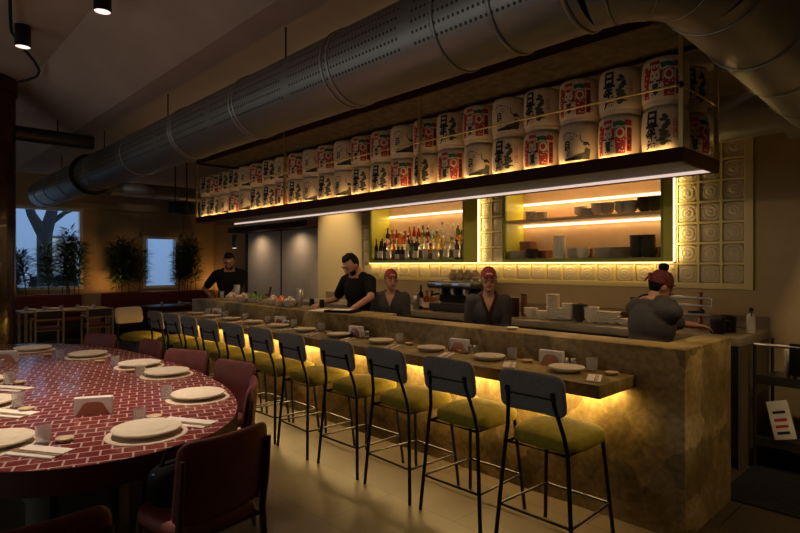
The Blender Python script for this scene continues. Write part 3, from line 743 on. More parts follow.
def bottle(loc, colr, shape, lab, cap, label):
    key = (colr, shape, lab, cap)
    if key in bcache:
        o = dup(bcache[key], loc, random.uniform(-.3, 1.2), label, 'liquor bottles in the wall niche'); return
    t = thing('liquor_bottle', label, 'bottle', loc, .6, 'liquor bottles in the wall niche')
    pr = PROF[shape]; MB().lathe(pr, 16).build('body', BM[colr], t)
    r0 = pr[2][0]; h = pr[2][1]
    MB().lathe([(r0+.0006, h*.22), (r0+.0008, h*.22), (r0+.0008, h*.78), (r0+.0006, h*.78)], 16, capb=False, capt=False).build('paper_label', LBL[lab], t)
    zt = pr[-1][1]; rr = pr[-1][0]
    MB().lathe([(rr+.001, zt-.02), (rr+.002, zt+.015), (.0, zt+.016)], 12, capb=False, capt=False).build('cap', LBL[cap], t)
    bcache[key] = t
tiers = [('front', YB+.04, zb, ['dark', 'dark', 'dark', 'clear', 'amber', 'dark', 'dark', 'clear', 'green', 'dark', 'clear', 'clear', 'amber', 'clear', 'gold', 'clear', 'clear', 'dark', 'dark']),
         ('middle', YB+.16, zb+.1105, ['dark', 'orange', 'amber', 'pink', 'orange', 'amber', 'dark', 'red', 'dark', 'gold', 'red', 'clear', 'gold', 'clear', 'gold', 'clear', 'amber', 'orange', 'gold']),
         ('rear', YB+.29, zb+.2205, ['dark', 'amber', 'red', 'orange', 'red', 'amber', 'red', 'red', 'green', 'dark', 'green', 'gold', 'clear', 'clear', 'clear', 'green', 'green', 'red', 'amber'])]
SH = ['tall', 'slim', 'squat', 'tall', 'tall', 'slim', 'squat']
for nm, y, z, cols in tiers:
    n = len(cols)
    for i, c in enumerate(cols):
        sh = SH[(i*3+len(nm)) % 7]
        bottle((NB[0]+.09+(NB[1]-NB[0]-.18)*i/(n-1)+random.uniform(-.006, .006), y, z), c, sh, (i*2+len(nm)) % 4, (i+1) % 4, '%s %s bottle, %s from the left in the %s tier of the niche' % (c, sh, ORD[i+1], nm))

# crockery stacks
CM = {'white': mat('white porcelain', (.85, .79, .66), .35), 'black': mat('black ceramic', (.065, .06, .052), .4), 'grey': mat('grey glazed bowl', (.58, .52, .42), .4), 'brown': mat('brown lacquer', (.20, .06, .025), .4), 'blue': mat('blue patterned bowl', (.56, .57, .50), .4, noise=.45, nscale=40)}
ccache = {}
def piece(kind, colr, loc, label, group, cat):
    key = (kind, colr)
    if key in ccache:
        o = ccache[key].copy(); COL.objects.link(o); o.location = loc; o.rotation_euler = (0, 0, random.uniform(0, 6)); o['label'] = label; o['group'] = group; return
    b = MB()
    if kind == 'bowl': b.lathe([(.025, 0), (.027, .006), (.045, .02), (.06, .045), (.062, .05), (.058, .048), (.04, .022), (.0, .016)], 20, capt=False)
    elif kind == 'plate': b.lathe([(.045, 0), (.047, .004), (.085, .014), (.095, .018), (.094, .021), (.06, .011), (0, .009)], 24, capt=False)
    elif kind == 'small': b.lathe([(.03, 0), (.032, .004), (.055, .016), (.058, .022), (.055, .023), (.035, .01), (0, .008)], 18, capt=False)
    elif kind == 'cup': b.lathe([(.028, 0), (.030, .003), (.034, .07), (.036, .075), (.033, .075), (.029, .01), (0, .008)], 18, capt=False)
    b.v = [tuple(1.3*c for c in p) for p in b.v]
    o = b.build({'bowl': 'bowl', 'plate': 'plate', 'small': 'saucer', 'cup': 'cup'}[kind], CM[colr]); o.location = loc
    tag(o, label, cat, group); ccache[key] = o
STEP = {'bowl': .0185, 'plate': .0135, 'small': .0145, 'cup': .072}
def stack(kind, colr, x, y, z, n, where, group):
    nm = {'bowl': 'bowl', 'plate': 'plate', 'small': 'saucer', 'cup': 'cup'}[kind]
    K = 1.3
    for i in range(n):
        pos = 'bottom one' if i == 0 else ('top one' if i == n-1 else ORD[i+1]+' up')
        piece(kind, colr, (x+random.uniform(-.004, .004), y+random.uniform(-.003, .003), z+K*STEP[kind]*i+.0004), '%s %s, %s, stack %s' % (colr, nm, pos, where), group, nm)
zs = NZ0+.0305; z2 = 2.2255
def on(px): return (-.7266+(px-400)/562*.687)/(.687+(px-400)/562*.7266)
yS = YB+.12
for px, kind, colr, n, wh in [(531, 'small', 'blue', 5, 'at the left end'), (542, 'small', 'grey', 4, 'second from the left'), (581, 'bowl', 'white', 3, 'third from the left'), (589, 'small', 'grey', 4, 'fourth from the left'), (598, 'bowl', 'white', 4, 'fifth from the left'), (608, 'bowl', 'grey', 4, 'sixth from the left'), (622, 'bowl', 'blue', 4, 'seventh from the left'), (631, 'bowl', 'blue', 4, 'eighth from the left'), (645, 'bowl', 'black', 5, 'next to the right end'), (655, 'bowl', 'black', 5, 'at the right end')]:
    stack(kind, colr, on(px)*yS, yS, z2, n, wh+', upper niche shelf', 'crockery on the upper niche shelf')
for px, kind, colr, n, wh in [(519, 'plate', 'white', 6, 'at the left end'), (532, 'bowl', 'black', 4, 'second from the left'), (557, 'cup', 'white', 3, 'left in the pair of white cups'), (562, 'cup', 'white', 3, 'right in the pair of white cups'), (574, 'bowl', 'grey', 4, 'by the cups'), (583, 'bowl', 'white', 4, 'left of the brown box'), (604, 'plate', 'white', 7, 'right of the brown box'), (620, 'plate', 'grey', 7, 'between the plates and the black bowls'), (637, 'bowl', 'black', 9, 'left in the tall black pair'), (648, 'bowl', 'black', 9, 'right in the tall black pair')]:
    y = yS
    stack(kind, colr, on(px)*y, y, zs, n, wh+', lower niche shelf', 'crockery on the lower niche shelf')
def lacquer_box(px, y, z, w, h, label):
    t = thing('lacquer_box', label, 'box', (on(px)*y, y, z), 0)
    MB().box(0, 0, h*.4, w, w, h*.8, 0, .004).build('body', CM['brown'], t); MB().box(0, 0, h*.9, w+.008, w+.008, h*.2-.001, 0, .004).build('lid', CM['brown'], t)
lacquer_box(528, YB+.27, zs, .15, .24, 'tall brown lacquer box standing at the left of the lower niche shelf')
lacquer_box(545, YB+.27, zs, .12, .12, 'low brown lacquer box behind the black bowls of the niche')
lacquer_box(590, YB+.26, zs, .10, .13, 'orange brown lacquer box in the middle of the lower niche shelf')
lacquer_box(657, YB+.20, zs, .07, .13, 'small brown lacquer box at the right end of the lower niche shelf')

# ------------------------------------------------------------------ back counter and what stands on it
KZ = 1.07; KY = 5.10
kc = thing('back_counter', 'dark stone work counter along the back wall behind the bar', 'counter', (0, 0, 0))
MB().b2(-8.2, -1.40, KY, YB-.022, KZ-.07, KZ, .004).build('worktop', mat('dark stone worktop', (.26, .215, .145), .35, noise=.2, nscale=5), kc)
MB().b2(-8.2, -1.42, KY+.06, YB-.022, 0.08, KZ-.0705).build('cabinet', M['darksteel'], kc, smooth=False)
MB().b2(-8.2, -1.40, YB-.0215, YB-.002, KZ, KZ+.12).build('backsplash', mat('backsplash stone', (.24, .19, .12), .4), kc, smooth=False)
MB().b2(-8.2, -1.44, KY+.12, YB-.03, 0, .0795).build('plinth', M['darkmetal'], kc, smooth=False)
MB().b2(-1.42, -1.40, KY+.002, YB-.022, 0, KZ-.0705).build('side_panel', mat('brown side panel', (.10, .075, .045), .5), kc, smooth=False)
yK = 5.38
for px, kind, colr, n, wh in [(531, 'bowl', 'white', 3, 'beside the dark red canister'), (543, 'bowl', 'white', 2, 'right of the canister'), (553, 'small', 'white', 14, 'as the tallest pile'), (563, 'plate', 'white', 7, 'in front of the tallest pile'), (569, 'bowl', 'white', 6, 'behind the black bowls'), (580, 'bowl', 'black', 6, 'right of the white plates'), (592, 'bowl', 'white', 5, 'right of the black bowls'), (602, 'small', 'white', 6, 'three left of the bun'), (613, 'small', 'white', 6, 'two left of the bun'), (626, 'small', 'white', 3, 'just left of the bun')]:
    stack(kind, colr, on(px)*yK, yK, KZ, n, wh+' on the back counter', 'crockery on the back counter')
# espresso machine
em = thing('espresso_machine', 'dark steel espresso machine with cups on top on the back counter', 'coffee machine', (on(459)*5.45, 5.45, KZ), 0)
MB().box(0, .03, .055, .72, .42, .09, 0, .012).build('base', M['darksteel'], em)
MB().box(0, .12, .20, .70, .22, .20, 0, .01).build('back_body', M['darkmetal'], em)
MB().box(0, .02, .345, .76, .44, .10, 0, .025).build('top_body', M['darksteel'], em)
MB().box(0, -.205, .345, .70, .012, .05, 0, .004).build('control_panel', M['steel'], em)
MB().box(-.16, -.213, .35, .10, .004, .022).build('display', emat('machine display', (.45, .7, 1.), .25), em, smooth=False)
MB().box(.12, -.213, .35, .10, .004, .022).build('display', bpy.data.materials['machine display'], em, smooth=False)
for x in (-.2, .0, .2):
    g = MB().cyl((x, -.12, .215), (x, -.12, .30), .038, 16).build('group_head', M['steel'], em)
    MB().cap((x, -.14, .225), (x, -.30, .215), .012, .014, 8).build('portafilter_handle', M['darkmetal'], g)
for x in (-.33, .33): MB().tube([(x, -.18, .30), (x, -.24, .24), (x, -.24, .12)], .006, 8).build('steam_wand', M['steel'], em)
MB().box(0, -.12, .108, .62, .16, .012).build('drip_tray', M['steel'], em)
for x in (-.32, .32):
    for y in (-.12, .18): MB().cyl((x, y, .0003), (x, y, .012), .02, 10).build('foot', M['darkmetal'], em)
MB().tube([(-.36, -.17, .44), (.36, -.17, .44), (.36, .2, .44), (-.36, .2, .44)], .006, 6, closed=True).build('cup_rail', M['steel'], em)
x0 = on(459)*5.45
for i, dx in enumerate((-.12, .0, .12, .24)):
    k = ORD[i+1]
    b = thing('paper_bag', 'beige coffee bag on the espresso machine, %s from the left' % k, 'bag', (x0+dx, 5.48, KZ+.3955), random.uniform(-.3, .3), 'bags on the espresso machine')
    MB().ell((0, 0, .055), (.058, .05, .055), 14, 8, e=.7).build('body', mat('kraft', (.40, .28, .15), .8) if i == 0 else bpy.data.materials['kraft'], b); MB().box(0, 0, .118, .07, .012, .03, .2, .004).build('folded_top', bpy.data.materials['kraft'], b)
# bottles and canisters near the cook
def canister(px, y, z, r, h, m, label, lid=None, name='canister', cat='canister'):
    t = thing(name, label, cat, (on(px)*y, y, z+.0004))
    MB().lathe([(r*.94, 0), (r, .004), (r, h*.93), (r*.97, h*.94)], 18).build('body', m, t); MB().lathe([(r*1.02, h*.9405), (r*1.02, h*.99), (r*.9, h)], 18).build('lid', lid or M['darkmetal'], t); return t
canister(515, 5.36, KZ, .05, .22, M['fascia'], 'dark red canister on the back counter right of the woman in the red bandana')
canister(524, 5.45, KZ, .035, .26, CM['brown'], 'tall brown pepper mill on the back counter beside the dark red canister', name='pepper_mill', cat='pepper mill')
canister(416, 5.3, KZ, .045, .20, M['steel'], 'steel flask on the back counter behind the smiling cook', name='flask', cat='flask')
for i, (px, c, sh) in enumerate([(421, 'dark', 'tall'), (427, 'red', 'squat'), (432, 'amber', 'squat')]):
    bottle((on(px)*5.4, 5.4, KZ+.0004), c, sh, 0, 1, ['black', 'red squat', 'amber squat'][i]+' bottle on the back counter left of the espresso machine')
# lever espresso / tap tower by the person with the bun
tp = thing('beer_tap', 'copper and steel tap tower on the back counter right of the bun', 'tap', (on(700)*5.55, 5.55, KZ+.0004), 0)
MB().lathe([(.07, 0), (.07, .015), (.03, .03), (.022, .05), (.022, .33), (.03, .34), (.0, .345)], 18, capt=False).build('column', mat('copper', (.35, .16, .08), .3, .9), tp)
for z in (.14, .22, .29): MB().cap((-.24, -.05, z), (.10, -.05, z), .014, .012, 10).build('arm', M['steel'], tp)
for z, x in ((.31, -.22), (.24, -.2), (.16, .05)): MB().cap((x-.12, -.07, z), (x, -.07, z+.01), .012, .016, 8).build('handle', M['darkmetal'], tp)
MB().tube([(.08, -.05, .29), (.12, -.06, .28), (.12, -.07, .2)], .008, 8).build('spout', M['steel'], tp)
# grinder and spray bottle
gr = thing('knock_box', 'black coffee jug at the hands of the person with the bun', 'jug', (on(718)*5.32, 5.32, KZ+.0004), 0)
MB().lathe([(.055, 0), (.06, .005), (.06, .10), (.052, .145), (.048, .15)], 20).build('body', M['darkmetal'], gr)
MB().tube([(.058, 0, .12), (.10, 0, .115), (.10, 0, .05), (.06, 0, .035)], .008, 8).build('handle', M['darkmetal'], gr)
gr = thing('knock_box', 'black round bin left of the spray bottle', 'bin', (on(728)*5.5, 5.5, KZ+.0004), 0)
MB().lathe([(.06, 0), (.065, .004), (.068, .14), (.064, .145), (.06, .14), (.0, .02)], 20, capt=False).build('body', M['darkmetal'], gr)
MB().cyl((-.06, 0, .125), (.06, 0, .125), .01, 8).build('bar', M['rubber'], gr)
sb = thing('spray_bottle', 'white spray bottle with black trigger at the right end of the back counter', 'spray bottle', (on(751)*5.55, 5.55, KZ+.0004), .4)
MB().lathe([(.03, 0), (.033, .004), (.033, .13), (.028, .155), (.014, .17), (.014, .18)], 18).build('body', M['white'], sb)
MB().box(0, -.012, .205, .028, .07, .03, 0, .008).build('spray_head', M['darkmetal'], sb); MB().cap((0, -.02, .19), (0, -.04, .15), .006, .005, 8).build('trigger', M['darkmetal'], sb)
MB().cyl((0, 0, .178), (0, 0, .192), .017, 12).build('collar', M['darkmetal'], sb)
for px, w, h, lb in ((639, .17, .20, 'dark framed small picture leaning on the wall behind the bun'), (631, .12, .12, 'low dark wooden box on the back counter behind the bun')):
    t = thing('picture_frame' if h > .15 else 'wooden_box', lb, 'picture frame' if h > .15 else 'box', (on(px)*5.75, 5.75, KZ+.0004), 0)
    if h > .15:
        MB().b2(-w/2, -w/2+.02, -.01, .01, 0, h*1.3).b2(w/2-.02, w/2, -.01, .01, 0, h*1.3).b2(-w/2+.02, w/2-.02, -.01, .01, 0, .02).b2(-w/2+.02, w/2-.02, -.01, .01, h*1.3-.02, h*1.3).build('frame', M['maroonwood'], t, smooth=False)
        MB().b2(-w/2+.0205, w/2-.0205, -.002, .008, .0205, h*1.3-.0205).build('picture', M['wallwarm'], t, smooth=False)
    else:
        MB().box(0, -.15, h/2, w, .12, h, 0, .004).build('body', M['maroonwood'], t); MB().cyl((0, -.215, h*.6), (0, -.21, h*.6), .01, 10).build('knob', M['brass'], t)

# ------------------------------------------------------------------ bar stools
def make_stool():
    t = thing('bar_stool', 'x', 'bar stool', (0, 0, 0))
    # guest faces +Y (the bar); backrest on the -Y side
    s = MB(); s.ell((0, .02, .645), (.225, .225, .05), 28, 12, e=.45)
    for i, p in enumerate(s.v):
        x, y, z = p
        d = 1-min(1, (x/.225)**2*.7+((y-.02)/.225)**2*.7)
        s.v[i] = (x, y, z+(.028*d if z > .645 else -.0))
    s.build('seat', M['olive'], t, ang=60)
    q = MB(); mt = Matrix.Translation((0, -.255, .94)) @ Matrix.Rotation(R_(9), 4, 'X')
    q.pad(.43, .235, .06, .055, .018*-1, .3, mt, 0, 1); q.build('backrest', [M['stoolback'], M['stoolfront']], t, ang=60)
    for sx in (-1, 1):
        MB().tube([(sx*.255, -.27, .0003), (sx*.205, -.235, .62), (sx*.185, -.24, .72), (sx*.15, -.285, .90), (sx*.15, -.300, .96)], .0125, 8).build('leg', M['darkmetal'], t)
        MB().tube([(sx*.235, .245, .0003), (sx*.19, .19, .615)], .0125, 8).build('leg', M['darkmetal'], t)
    f = MB(); f.tube([(-.195, -.23, .612), (.195, -.23, .612), (.185, .18, .612), (-.185, .18, .612)], .010, 8, closed=True); f.build('seat_frame', M['darkmetal'], t)
    zf = .235
    def lx(sx, back, z): return sx*((.255-.05*z/.62) if back else (.235-.045*z/.615))
    def ly(back, z): return (-.27+.035*z/.62) if back else (.245-.055*z/.615)
    for (a, b) in (((-1, 1), (1, 1)), ((1, 1), (1, 0)), ((1, 0), (-1, 0)), ((-1, 0), (-1, 1))):
        MB().cyl((lx(a[0], a[1], zf), ly(a[1], zf), zf), (lx(b[0], b[1], zf), ly(b[1], zf), zf), .008, 8).build('footrest', M['darkmetal'], t)
    MB().cyl((-.15, -.303, .925), (.15, -.303, .925), .005, 8).build('back_bar', M['darkmetal'], t)
    for sx in (-1, 1): MB().cyl((sx*.15, -.306, .945), (sx*.15, -.285, .945), .014, 10).build('bracket', M['darkmetal'], t)
    return t
st0 = make_stool()
SXS = [-1.80, -2.43, -3.02, -3.64, -4.26, -4.84, -5.37, -5.93, -6.48, -7.02, -7.56]
for i, x in enumerate(SXS):
    lab = 'olive bar stool with slate back, '+('nearest the camera' if i == 0 else ORD[i+1]+' from the right end of the bar')
    rz = random.uniform(-.05, .05)
    if i == 0: st0.location = (x, 3.0, 0); st0['label'] = lab; st0['group'] = 'bar stools along the bar'
    else: dup(st0, (x, 3.0+random.uniform(-.01, .02), 0), rz, lab, 'bar stools along the bar')
dup(st0, (-8.32, 2.80, 0), R_(-75), 'turned bar stool showing its cream back cushion, at the far end', 'bar stools along the bar')

# ------------------------------------------------------------------ table ware
def make_plate(big):
    t = thing('dinner_plate', 'x', 'plate')
    k = 1.0 if big else .66
    MB().lathe([(r*k, z) for r, z in [(.10, 0), (.11, .002), (.165, .022), (.176, .032), (.174, .036), (.165, .0355), (.12, .033), (0, .032)]], 40, capt=False).build('dish', M['plate'], t)
    MB().lathe([(r*k, z) for r, z in [(.0, .0335), (.10, .0342), (.104, .0344), (.10, .0348), (0, .0336)]], 30, capb=False, capt=False).build('glazed_centre', M['plate'], t)
    return t
def make_tumbler():
    t = thing('water_tumbler', 'x', 'glass')
    n = 28; b = MB(); prof = [(.031, 0), (.033, .003), (.037, .085)]
    vs = []; fs = []
    rings = [(.030, 0, 1), (.033, .004, 1), (.037, .088, 1), (.0345, .088, 0), (.0305, .012, 0)]
    for r, z, rb in rings:
        for i in range(n):
            a = 2*PI*i/n; rr = r+(.0009 if i % 2 else -.0009)*rb; vs.append((rr*math.cos(a), rr*math.sin(a), z))
    for j in range(4):
        for i in range(n): fs.append([j*n+i, j*n+(i+1) % n, (j+1)*n+(i+1) % n, (j+1)*n+i])
    fs.append(list(range(n))[::-1]); fs.append([4*n+i for i in range(n)])
    b.add(vs, fs); b.build('glass_body', M['glass'], t); 
    return t
def make_napkin():
    t = thing('folded_napkin', 'x', 'napkin')
    MB().box(0, 0, .004, .085, .22, .0078, 0, .002).build('cloth', M['napkin'], t)
    for dx in (.008, .020): MB().cone((dx, -.10, .0113), (dx+.004, .12, .0113), .0032, .002, 6).build('chopstick', M['wood'], t)
    return t
def make_holder():
    t = thing('napkin_holder', 'x', 'napkin holder')
    for y in (-.018, .018):
        pts = []
        for i in range(12): a = PI*i/11; pts.append((.055*math.cos(a)*1., .055*math.sin(a)*.95+.02))
        b = MB(); P = [(-.058, .0)]+[(-.058+.0, .02)]+[(-x, z) for x, z in []]
        o = [(.06, .0003), (.035, .06), (.02, .07), (-.02, .07), (-.035, .06), (-.06, .0003)]
        V = [(x, y-.0012, z) for x, z in o]+[(x, y+.0012, z) for x, z in o]; N = len(o)
        b.add(V, [list(range(N)), list(range(N, 2*N))[::-1]]+[[i, (i+1) % N, N+(i+1) % N, N+i] for i in range(N)]); b.build('side_plate', mat('copper sheet', (.42, .18, .11), .4, .5) if 'copper sheet' not in bpy.data.materials else bpy.data.materials['copper sheet'], t, smooth=False)
    nb = MB()
    for k in range(7):
        yy = -.014+.0047*k; nb.box(0, yy, .048+random.uniform(-.002, .002), .135, .0036, .094, random.uniform(-.02, .02), .0015, 1)
    nb.build('paper_napkins', M['paper'], t)
    MB().box(0, 0, .0009, .10, .036, .0012).build('base', bpy.data.materials['copper sheet'], t)
    return t
def make_sauce():
    t = thing('sauce_dish', 'x', 'dish')
    MB().lathe([(.024, 0), (.026, .003), (.042, .016), (.044, .021), (.041, .0205), (.025, .008), (0, .006)], 22, capt=False).build('dish', M['dish'], t)
    MB().lathe([(.0, .0063), (.026, .0088), (.0255, .0092), (0, .0092)], 16, capb=False, capt=False).build('sauce', mat('pale sauce', (.5, .42, .22), .3) if 'pale sauce' not in bpy.data.materials else bpy.data.materials['pale sauce'], t); return t
def make_shaker():
    t = thing('salt_shaker', 'x', 'shaker')
    MB().lathe([(.018, 0), (.02, .003), (.019, .05)], 14).build('jar', M['glass'], t); MB().lathe([(.02, .0502), (.02, .066), (.014, .072), (0, .073)], 14, capt=False).build('lid', M['steel'], t); return t
protos = {}
def put(fn, loc, rz, label, group):
    if fn not in protos:
        o = fn(True) if fn is make_plate else fn(); protos[fn] = o; o.location = loc; o.rotation_euler = (0, 0, rz); o['label'] = label; o['group'] = group; return o
    return dup(protos[fn], loc, rz, label, group)
small_plate = None
LZ = .9604
for i, x in enumerate(SXS):
    w = 'at the %s stool from the right' % ORD[i+1] if i else 'at the nearest stool'
    pl = (x-.13, 3.33, LZ)
    if small_plate is None:
        small_plate = make_plate(False); small_plate.location = pl; small_plate['label'] = 'round cream plate on the ledge '+w; small_plate['group'] = 'plates on the bar ledge'
    else: dup(small_plate, pl, random.uniform(0, 6), 'round cream plate on the ledge '+w, 'plates on the bar ledge')
    put(make_napkin, (x+.11, 3.24, LZ), R_(-8)+random.uniform(-.1, .1)+R_(35), 'white folded napkin with chopsticks on the ledge '+w, 'napkins')
    put(make_tumbler, (x-.02, 3.46, LZ), 0, 'ribbed water glass on the ledge '+w, 'water glasses')
    put(make_sauce, (x+.13, 3.43, LZ), 0, 'tiny sauce dish on the ledge '+w, 'sauce dishes')
for i, x in enumerate((-2.12, -2.96, -4.28, -5.67, -7.3)):
    w = 'on the ledge, %s from the right' % ORD[i+1]
    h = put(make_holder, (x, 3.46, LZ), .1, 'white paper napkins in a copper holder '+w, 'napkin holders'); h.scale = (1.3, 1.2, 1.1)
    put(make_shaker, (x+.125, 3.44, LZ), 0, 'glass shaker next to the napkin holder '+w, 'salt shakers')
    put(make_shaker, (x+.175, 3.45, LZ), 0, 'glass shaker farther from the napkin holder '+w, 'salt shakers')

# ------------------------------------------------------------------ big oval table
TC = (-5.3, .95); TA, TB, TN = 2.5, 1.12, 2.3
def sup(th, k=1.):
    c, s = math.cos(th), math.sin(th)
    return (math.copysign(abs(c)**(2/TN), c)*TA*k, math.copysign(abs(s)**(2/TN), s)*TB*k)
def slab(k, z0, z1, inset=0.):
    n = 120; o = [sup(2*PI*i/n, 1) for i in range(n)]
    o = [(x*(1-(1-k)*1.0) if False else x-math.copysign(min(abs(x), (1-k)*TA), x)*abs(x)/TA, y-math.copysign(min(abs(y), (1-k)*TA), y)*abs(y)/TB) for x, y in o]
    b = MB(); V = [(x, y, z0) for x, y in o]+[(x, y, z1) for x, y in o]
    b.add(V, [list(range(n))[::-1], list(range(n, 2*n))]+[[i, (i+1) % n, n+(i+1) % n, n+i] for i in range(n)]); return b
tb = thing('oval_table', 'large oval communal table topped with maroon brick tiles', 'table', (TC[0], TC[1], 0))
slab(.998, .7485, .75).build('tiled_top', M['tabletile'], tb, smooth=False)
slab(1., .63, .7484).build('edge_band', M['tableedge'], tb)
slab(.62, .0003, .6298).build('pedestal', mat('dark panel base', (.05, .055, .05), .6), tb)
for a in range(16):
    x, y = sup(2*PI*(a+.5)/16, .62)
    MB().box(x*1.005, y*1.01, .315, .03, .03, .62, 2*PI*(a+.5)/16).build('base_batten', M['darkmetal'], tb, smooth=False)
TZ = .7504
def at(px, py, z=TZ):
    d = (z-CZ)*562/(265-py); t = (px-400)/562
    return ((-.7266+.687*t)*d, (.687+.7266*t)*d)
# place mats + plates
PL = [(147, 432, 'nearest right'), (198, 396, 'right rim by the near chairs'), (167, 373, 'second along the right rim'), (139.5, 364.5, 'third along the right rim'), (88, 354.5, 'far rim before the wooden table'), (33, 348.5, 'farthest end'), (-6, 444, 'bottom left corner'), (-16, 404, 'left edge of the picture'), (-22, 382, 'left edge, farther from the camera')]
pm = None
for i, (px, py, w) in enumerate(PL):
    x, y = at(px, py+2)
    lab = 'woven cream placemat, %s of the oval table' % w
    if pm is None:
        pm = MB().lathe([(.0, 0), (.205, 0), (.208, .002), (.205, .005), (0, .005)], 44, capb=False, capt=False).build('placemat', M['mat']); pm.location = (x, y, TZ); tag(pm, lab, 'placemat', 'placemats on the oval table')
    elif i < 6 or True:
        q = pm.copy(); COL.objects.link(q); q.location = (x, y, TZ); q['label'] = lab
    put(make_plate, (x, y, TZ+.0054), random.uniform(0, 6), 'large cream plate, %s of the oval table' % w, 'plates on the oval table')
for i, (px, py, w) in enumerate([(139.5, 424, 'behind the nearest plate'), (166.5, 399, 'left of the plate by the right rim'), (140, 376, 'left of the second rim plate'), (115, 366, 'beside the third rim plate'), (60, 359, 'near the far rim'), (43.5, 443, 'beside the bottom left plate'), (18.5, 407, 'left foreground, nearer one of two'), (9, 384, 'left foreground, farther one of two')]):
    x, y = at(px, py); put(make_tumbler, (x, y, TZ), 0, 'ribbed water glass on the oval table %s' % w, 'water glasses')
for i, (px, py, w) in enumerate([(65, 441.5, 'beside the bottom left glass'), (27, 411, 'left side, middle one of three'), (20.5, 384, 'left side, farthest of three'), (100, 362.5, 'beside the third rim plate'), (47, 356, 'near the far rim'), (154, 419, 'behind the nearest plate'), (130, 372, 'right of the middle')]):
    x, y = at(px, py); put(make_sauce, (x, y, TZ), 0, 'small tan sauce dish on the oval table %s' % w, 'sauce dishes')
for i, (px, py, rz, w) in enumerate([(35, 452, R_(-57), 'bottom left'), (186, 423, R_(-60), 'right of the nearest plate'), (8, 414, R_(-57), 'left edge'), (8, 389, R_(-57), 'left edge, farther away')]):
    x, y = at(px, py)
    h = put(make_napkin, (x, y, TZ), rz, 'white folded napkin with chopsticks on the oval table, %s' % w, 'napkins'); h.scale = (1.7, 1.5, 1.)
x, y = at(94, 414); h = put(make_holder, (x, y, TZ), R_(62), 'white paper napkins in a copper holder in the middle of the oval table', 'napkin holders'); h.scale = (1.55, 1.3, 1.12)
x, y = at(5, 362); h = put(make_holder, (x, y, TZ), R_(62), 'white paper napkins in a holder at the far left of the oval table', 'napkin holders'); h.scale = (1.55, 1.3, 1.1)
x, y = at(3, 367); put(make_shaker, (x, y-.0, TZ), 0, 'glass shaker before the napkin holder at the far left of the oval table', 'salt shakers')
col = MB().lathe([(.42, 0), (.42, 3.70), (.44, 3.72), (.44, CEIL-.001)], 48).build('round_column', M['coltile']); col.location = (-8.34, .905, .0003)
tag(col, 'dark maroon round tiled column at the left edge of the picture', 'column')

# ------------------------------------------------------------------ maroon dining chairs (sitter faces -Y in local space => back at +Y)
def make_chair():
    t = thing('dining_chair', 'x', 'chair')
    s = MB(); s.ell((0, 0, .445), (.235, .225, .045), 24, 10, e=.45); s.build('seat', M['maroon'], t, ang=60)
    mt = Matrix.Translation((0, .240, .675)) @ Matrix.Rotation(R_(-8), 4, 'X')
    q = MB(); q.pad(.50, .40, .05, .06, -.035, .3, mt); q.build('backrest', M['maroon'], t, ang=60)
    for sx in (-1, 1):
        MB().tube([(sx*.225, .27, .0003), (sx*.232, .215, .44), (sx*.238, .235, .60), (sx*.238, .255, .80)], [.014, .018, .018, .014], 8).build('leg', M['maroonwood'], t)
        MB().tube([(sx*.21, -.20, .0003), (sx*.2, -.17, .43)], [.014, .018], 8).build('leg', M['maroonwood'], t)
    MB().tube([(-.2, -.17, .405), (.2, -.17, .405), (.215, .2, .405), (-.215, .2, .405)], .014, 8, closed=True).build('seat_frame', M['maroonwood'], t)
    return t
ch0 = make_chair()
CH = [((-2.73, 1.19), (-2.497, 1.23), 'maroon dining chair closest to the camera, seen from behind, black bag behind it'),
      ((-3.58, 1.68), (-3.43, 1.92), 'maroon dining chair turned edge on, second from the camera along the oval table'),
      ((-4.22, 1.95), (-4.27, 2.20), 'maroon dining chair third from the camera along the oval table'),
      ((-5.05, 1.93), (-5.15, 2.15), 'maroon dining chair fourth from the camera, before the stools'),
      ((-6.05, 1.92), (-6.07, 2.16), 'maroon dining chair fifth from the camera on the bar side of the oval table'),
      ((-6.95, 1.72), (-7.05, 1.95), 'maroon dining chair at the far end of the bar side of the oval table'),
      ((-2.27, .36), (-2.03, .34), 'dark dining chair cut off by the bottom left corner')]
for i, (c, bk, lab) in enumerate(CH):
    dx, dy = bk[0]-c[0], bk[1]-c[1]; rz = math.atan2(dy, dx)-PI/2
    if i == 0: ch0.location = (*c, 0); ch0.rotation_euler = (0, 0, rz); ch0['label'] = lab; ch0['group'] = 'maroon chairs around the oval table'
    else: dup(ch0, (*c, 0), rz, lab, 'maroon chairs around the oval table')
bag = thing('handbag', 'black bag on the seat of the chair closest to the camera', 'bag', (-2.75, 1.10, .5), .3)
MB().ell((0, 0, .105), (.07, .15, .105), 18, 10, e=.6).build('body', M['black'], bag); MB().tube([(0, -.1, .19), (0, -.06, .27), (0, .06, .27), (0, .1, .19)], .009, 8).build('strap', M['black'], bag)
MB().lathe([(.009, 0), (.012, .004), (.009, .008)], 10, (.0, -.13, .17)).build('tag', mat('blue tag', (.03, .10, .3), .5), bag)

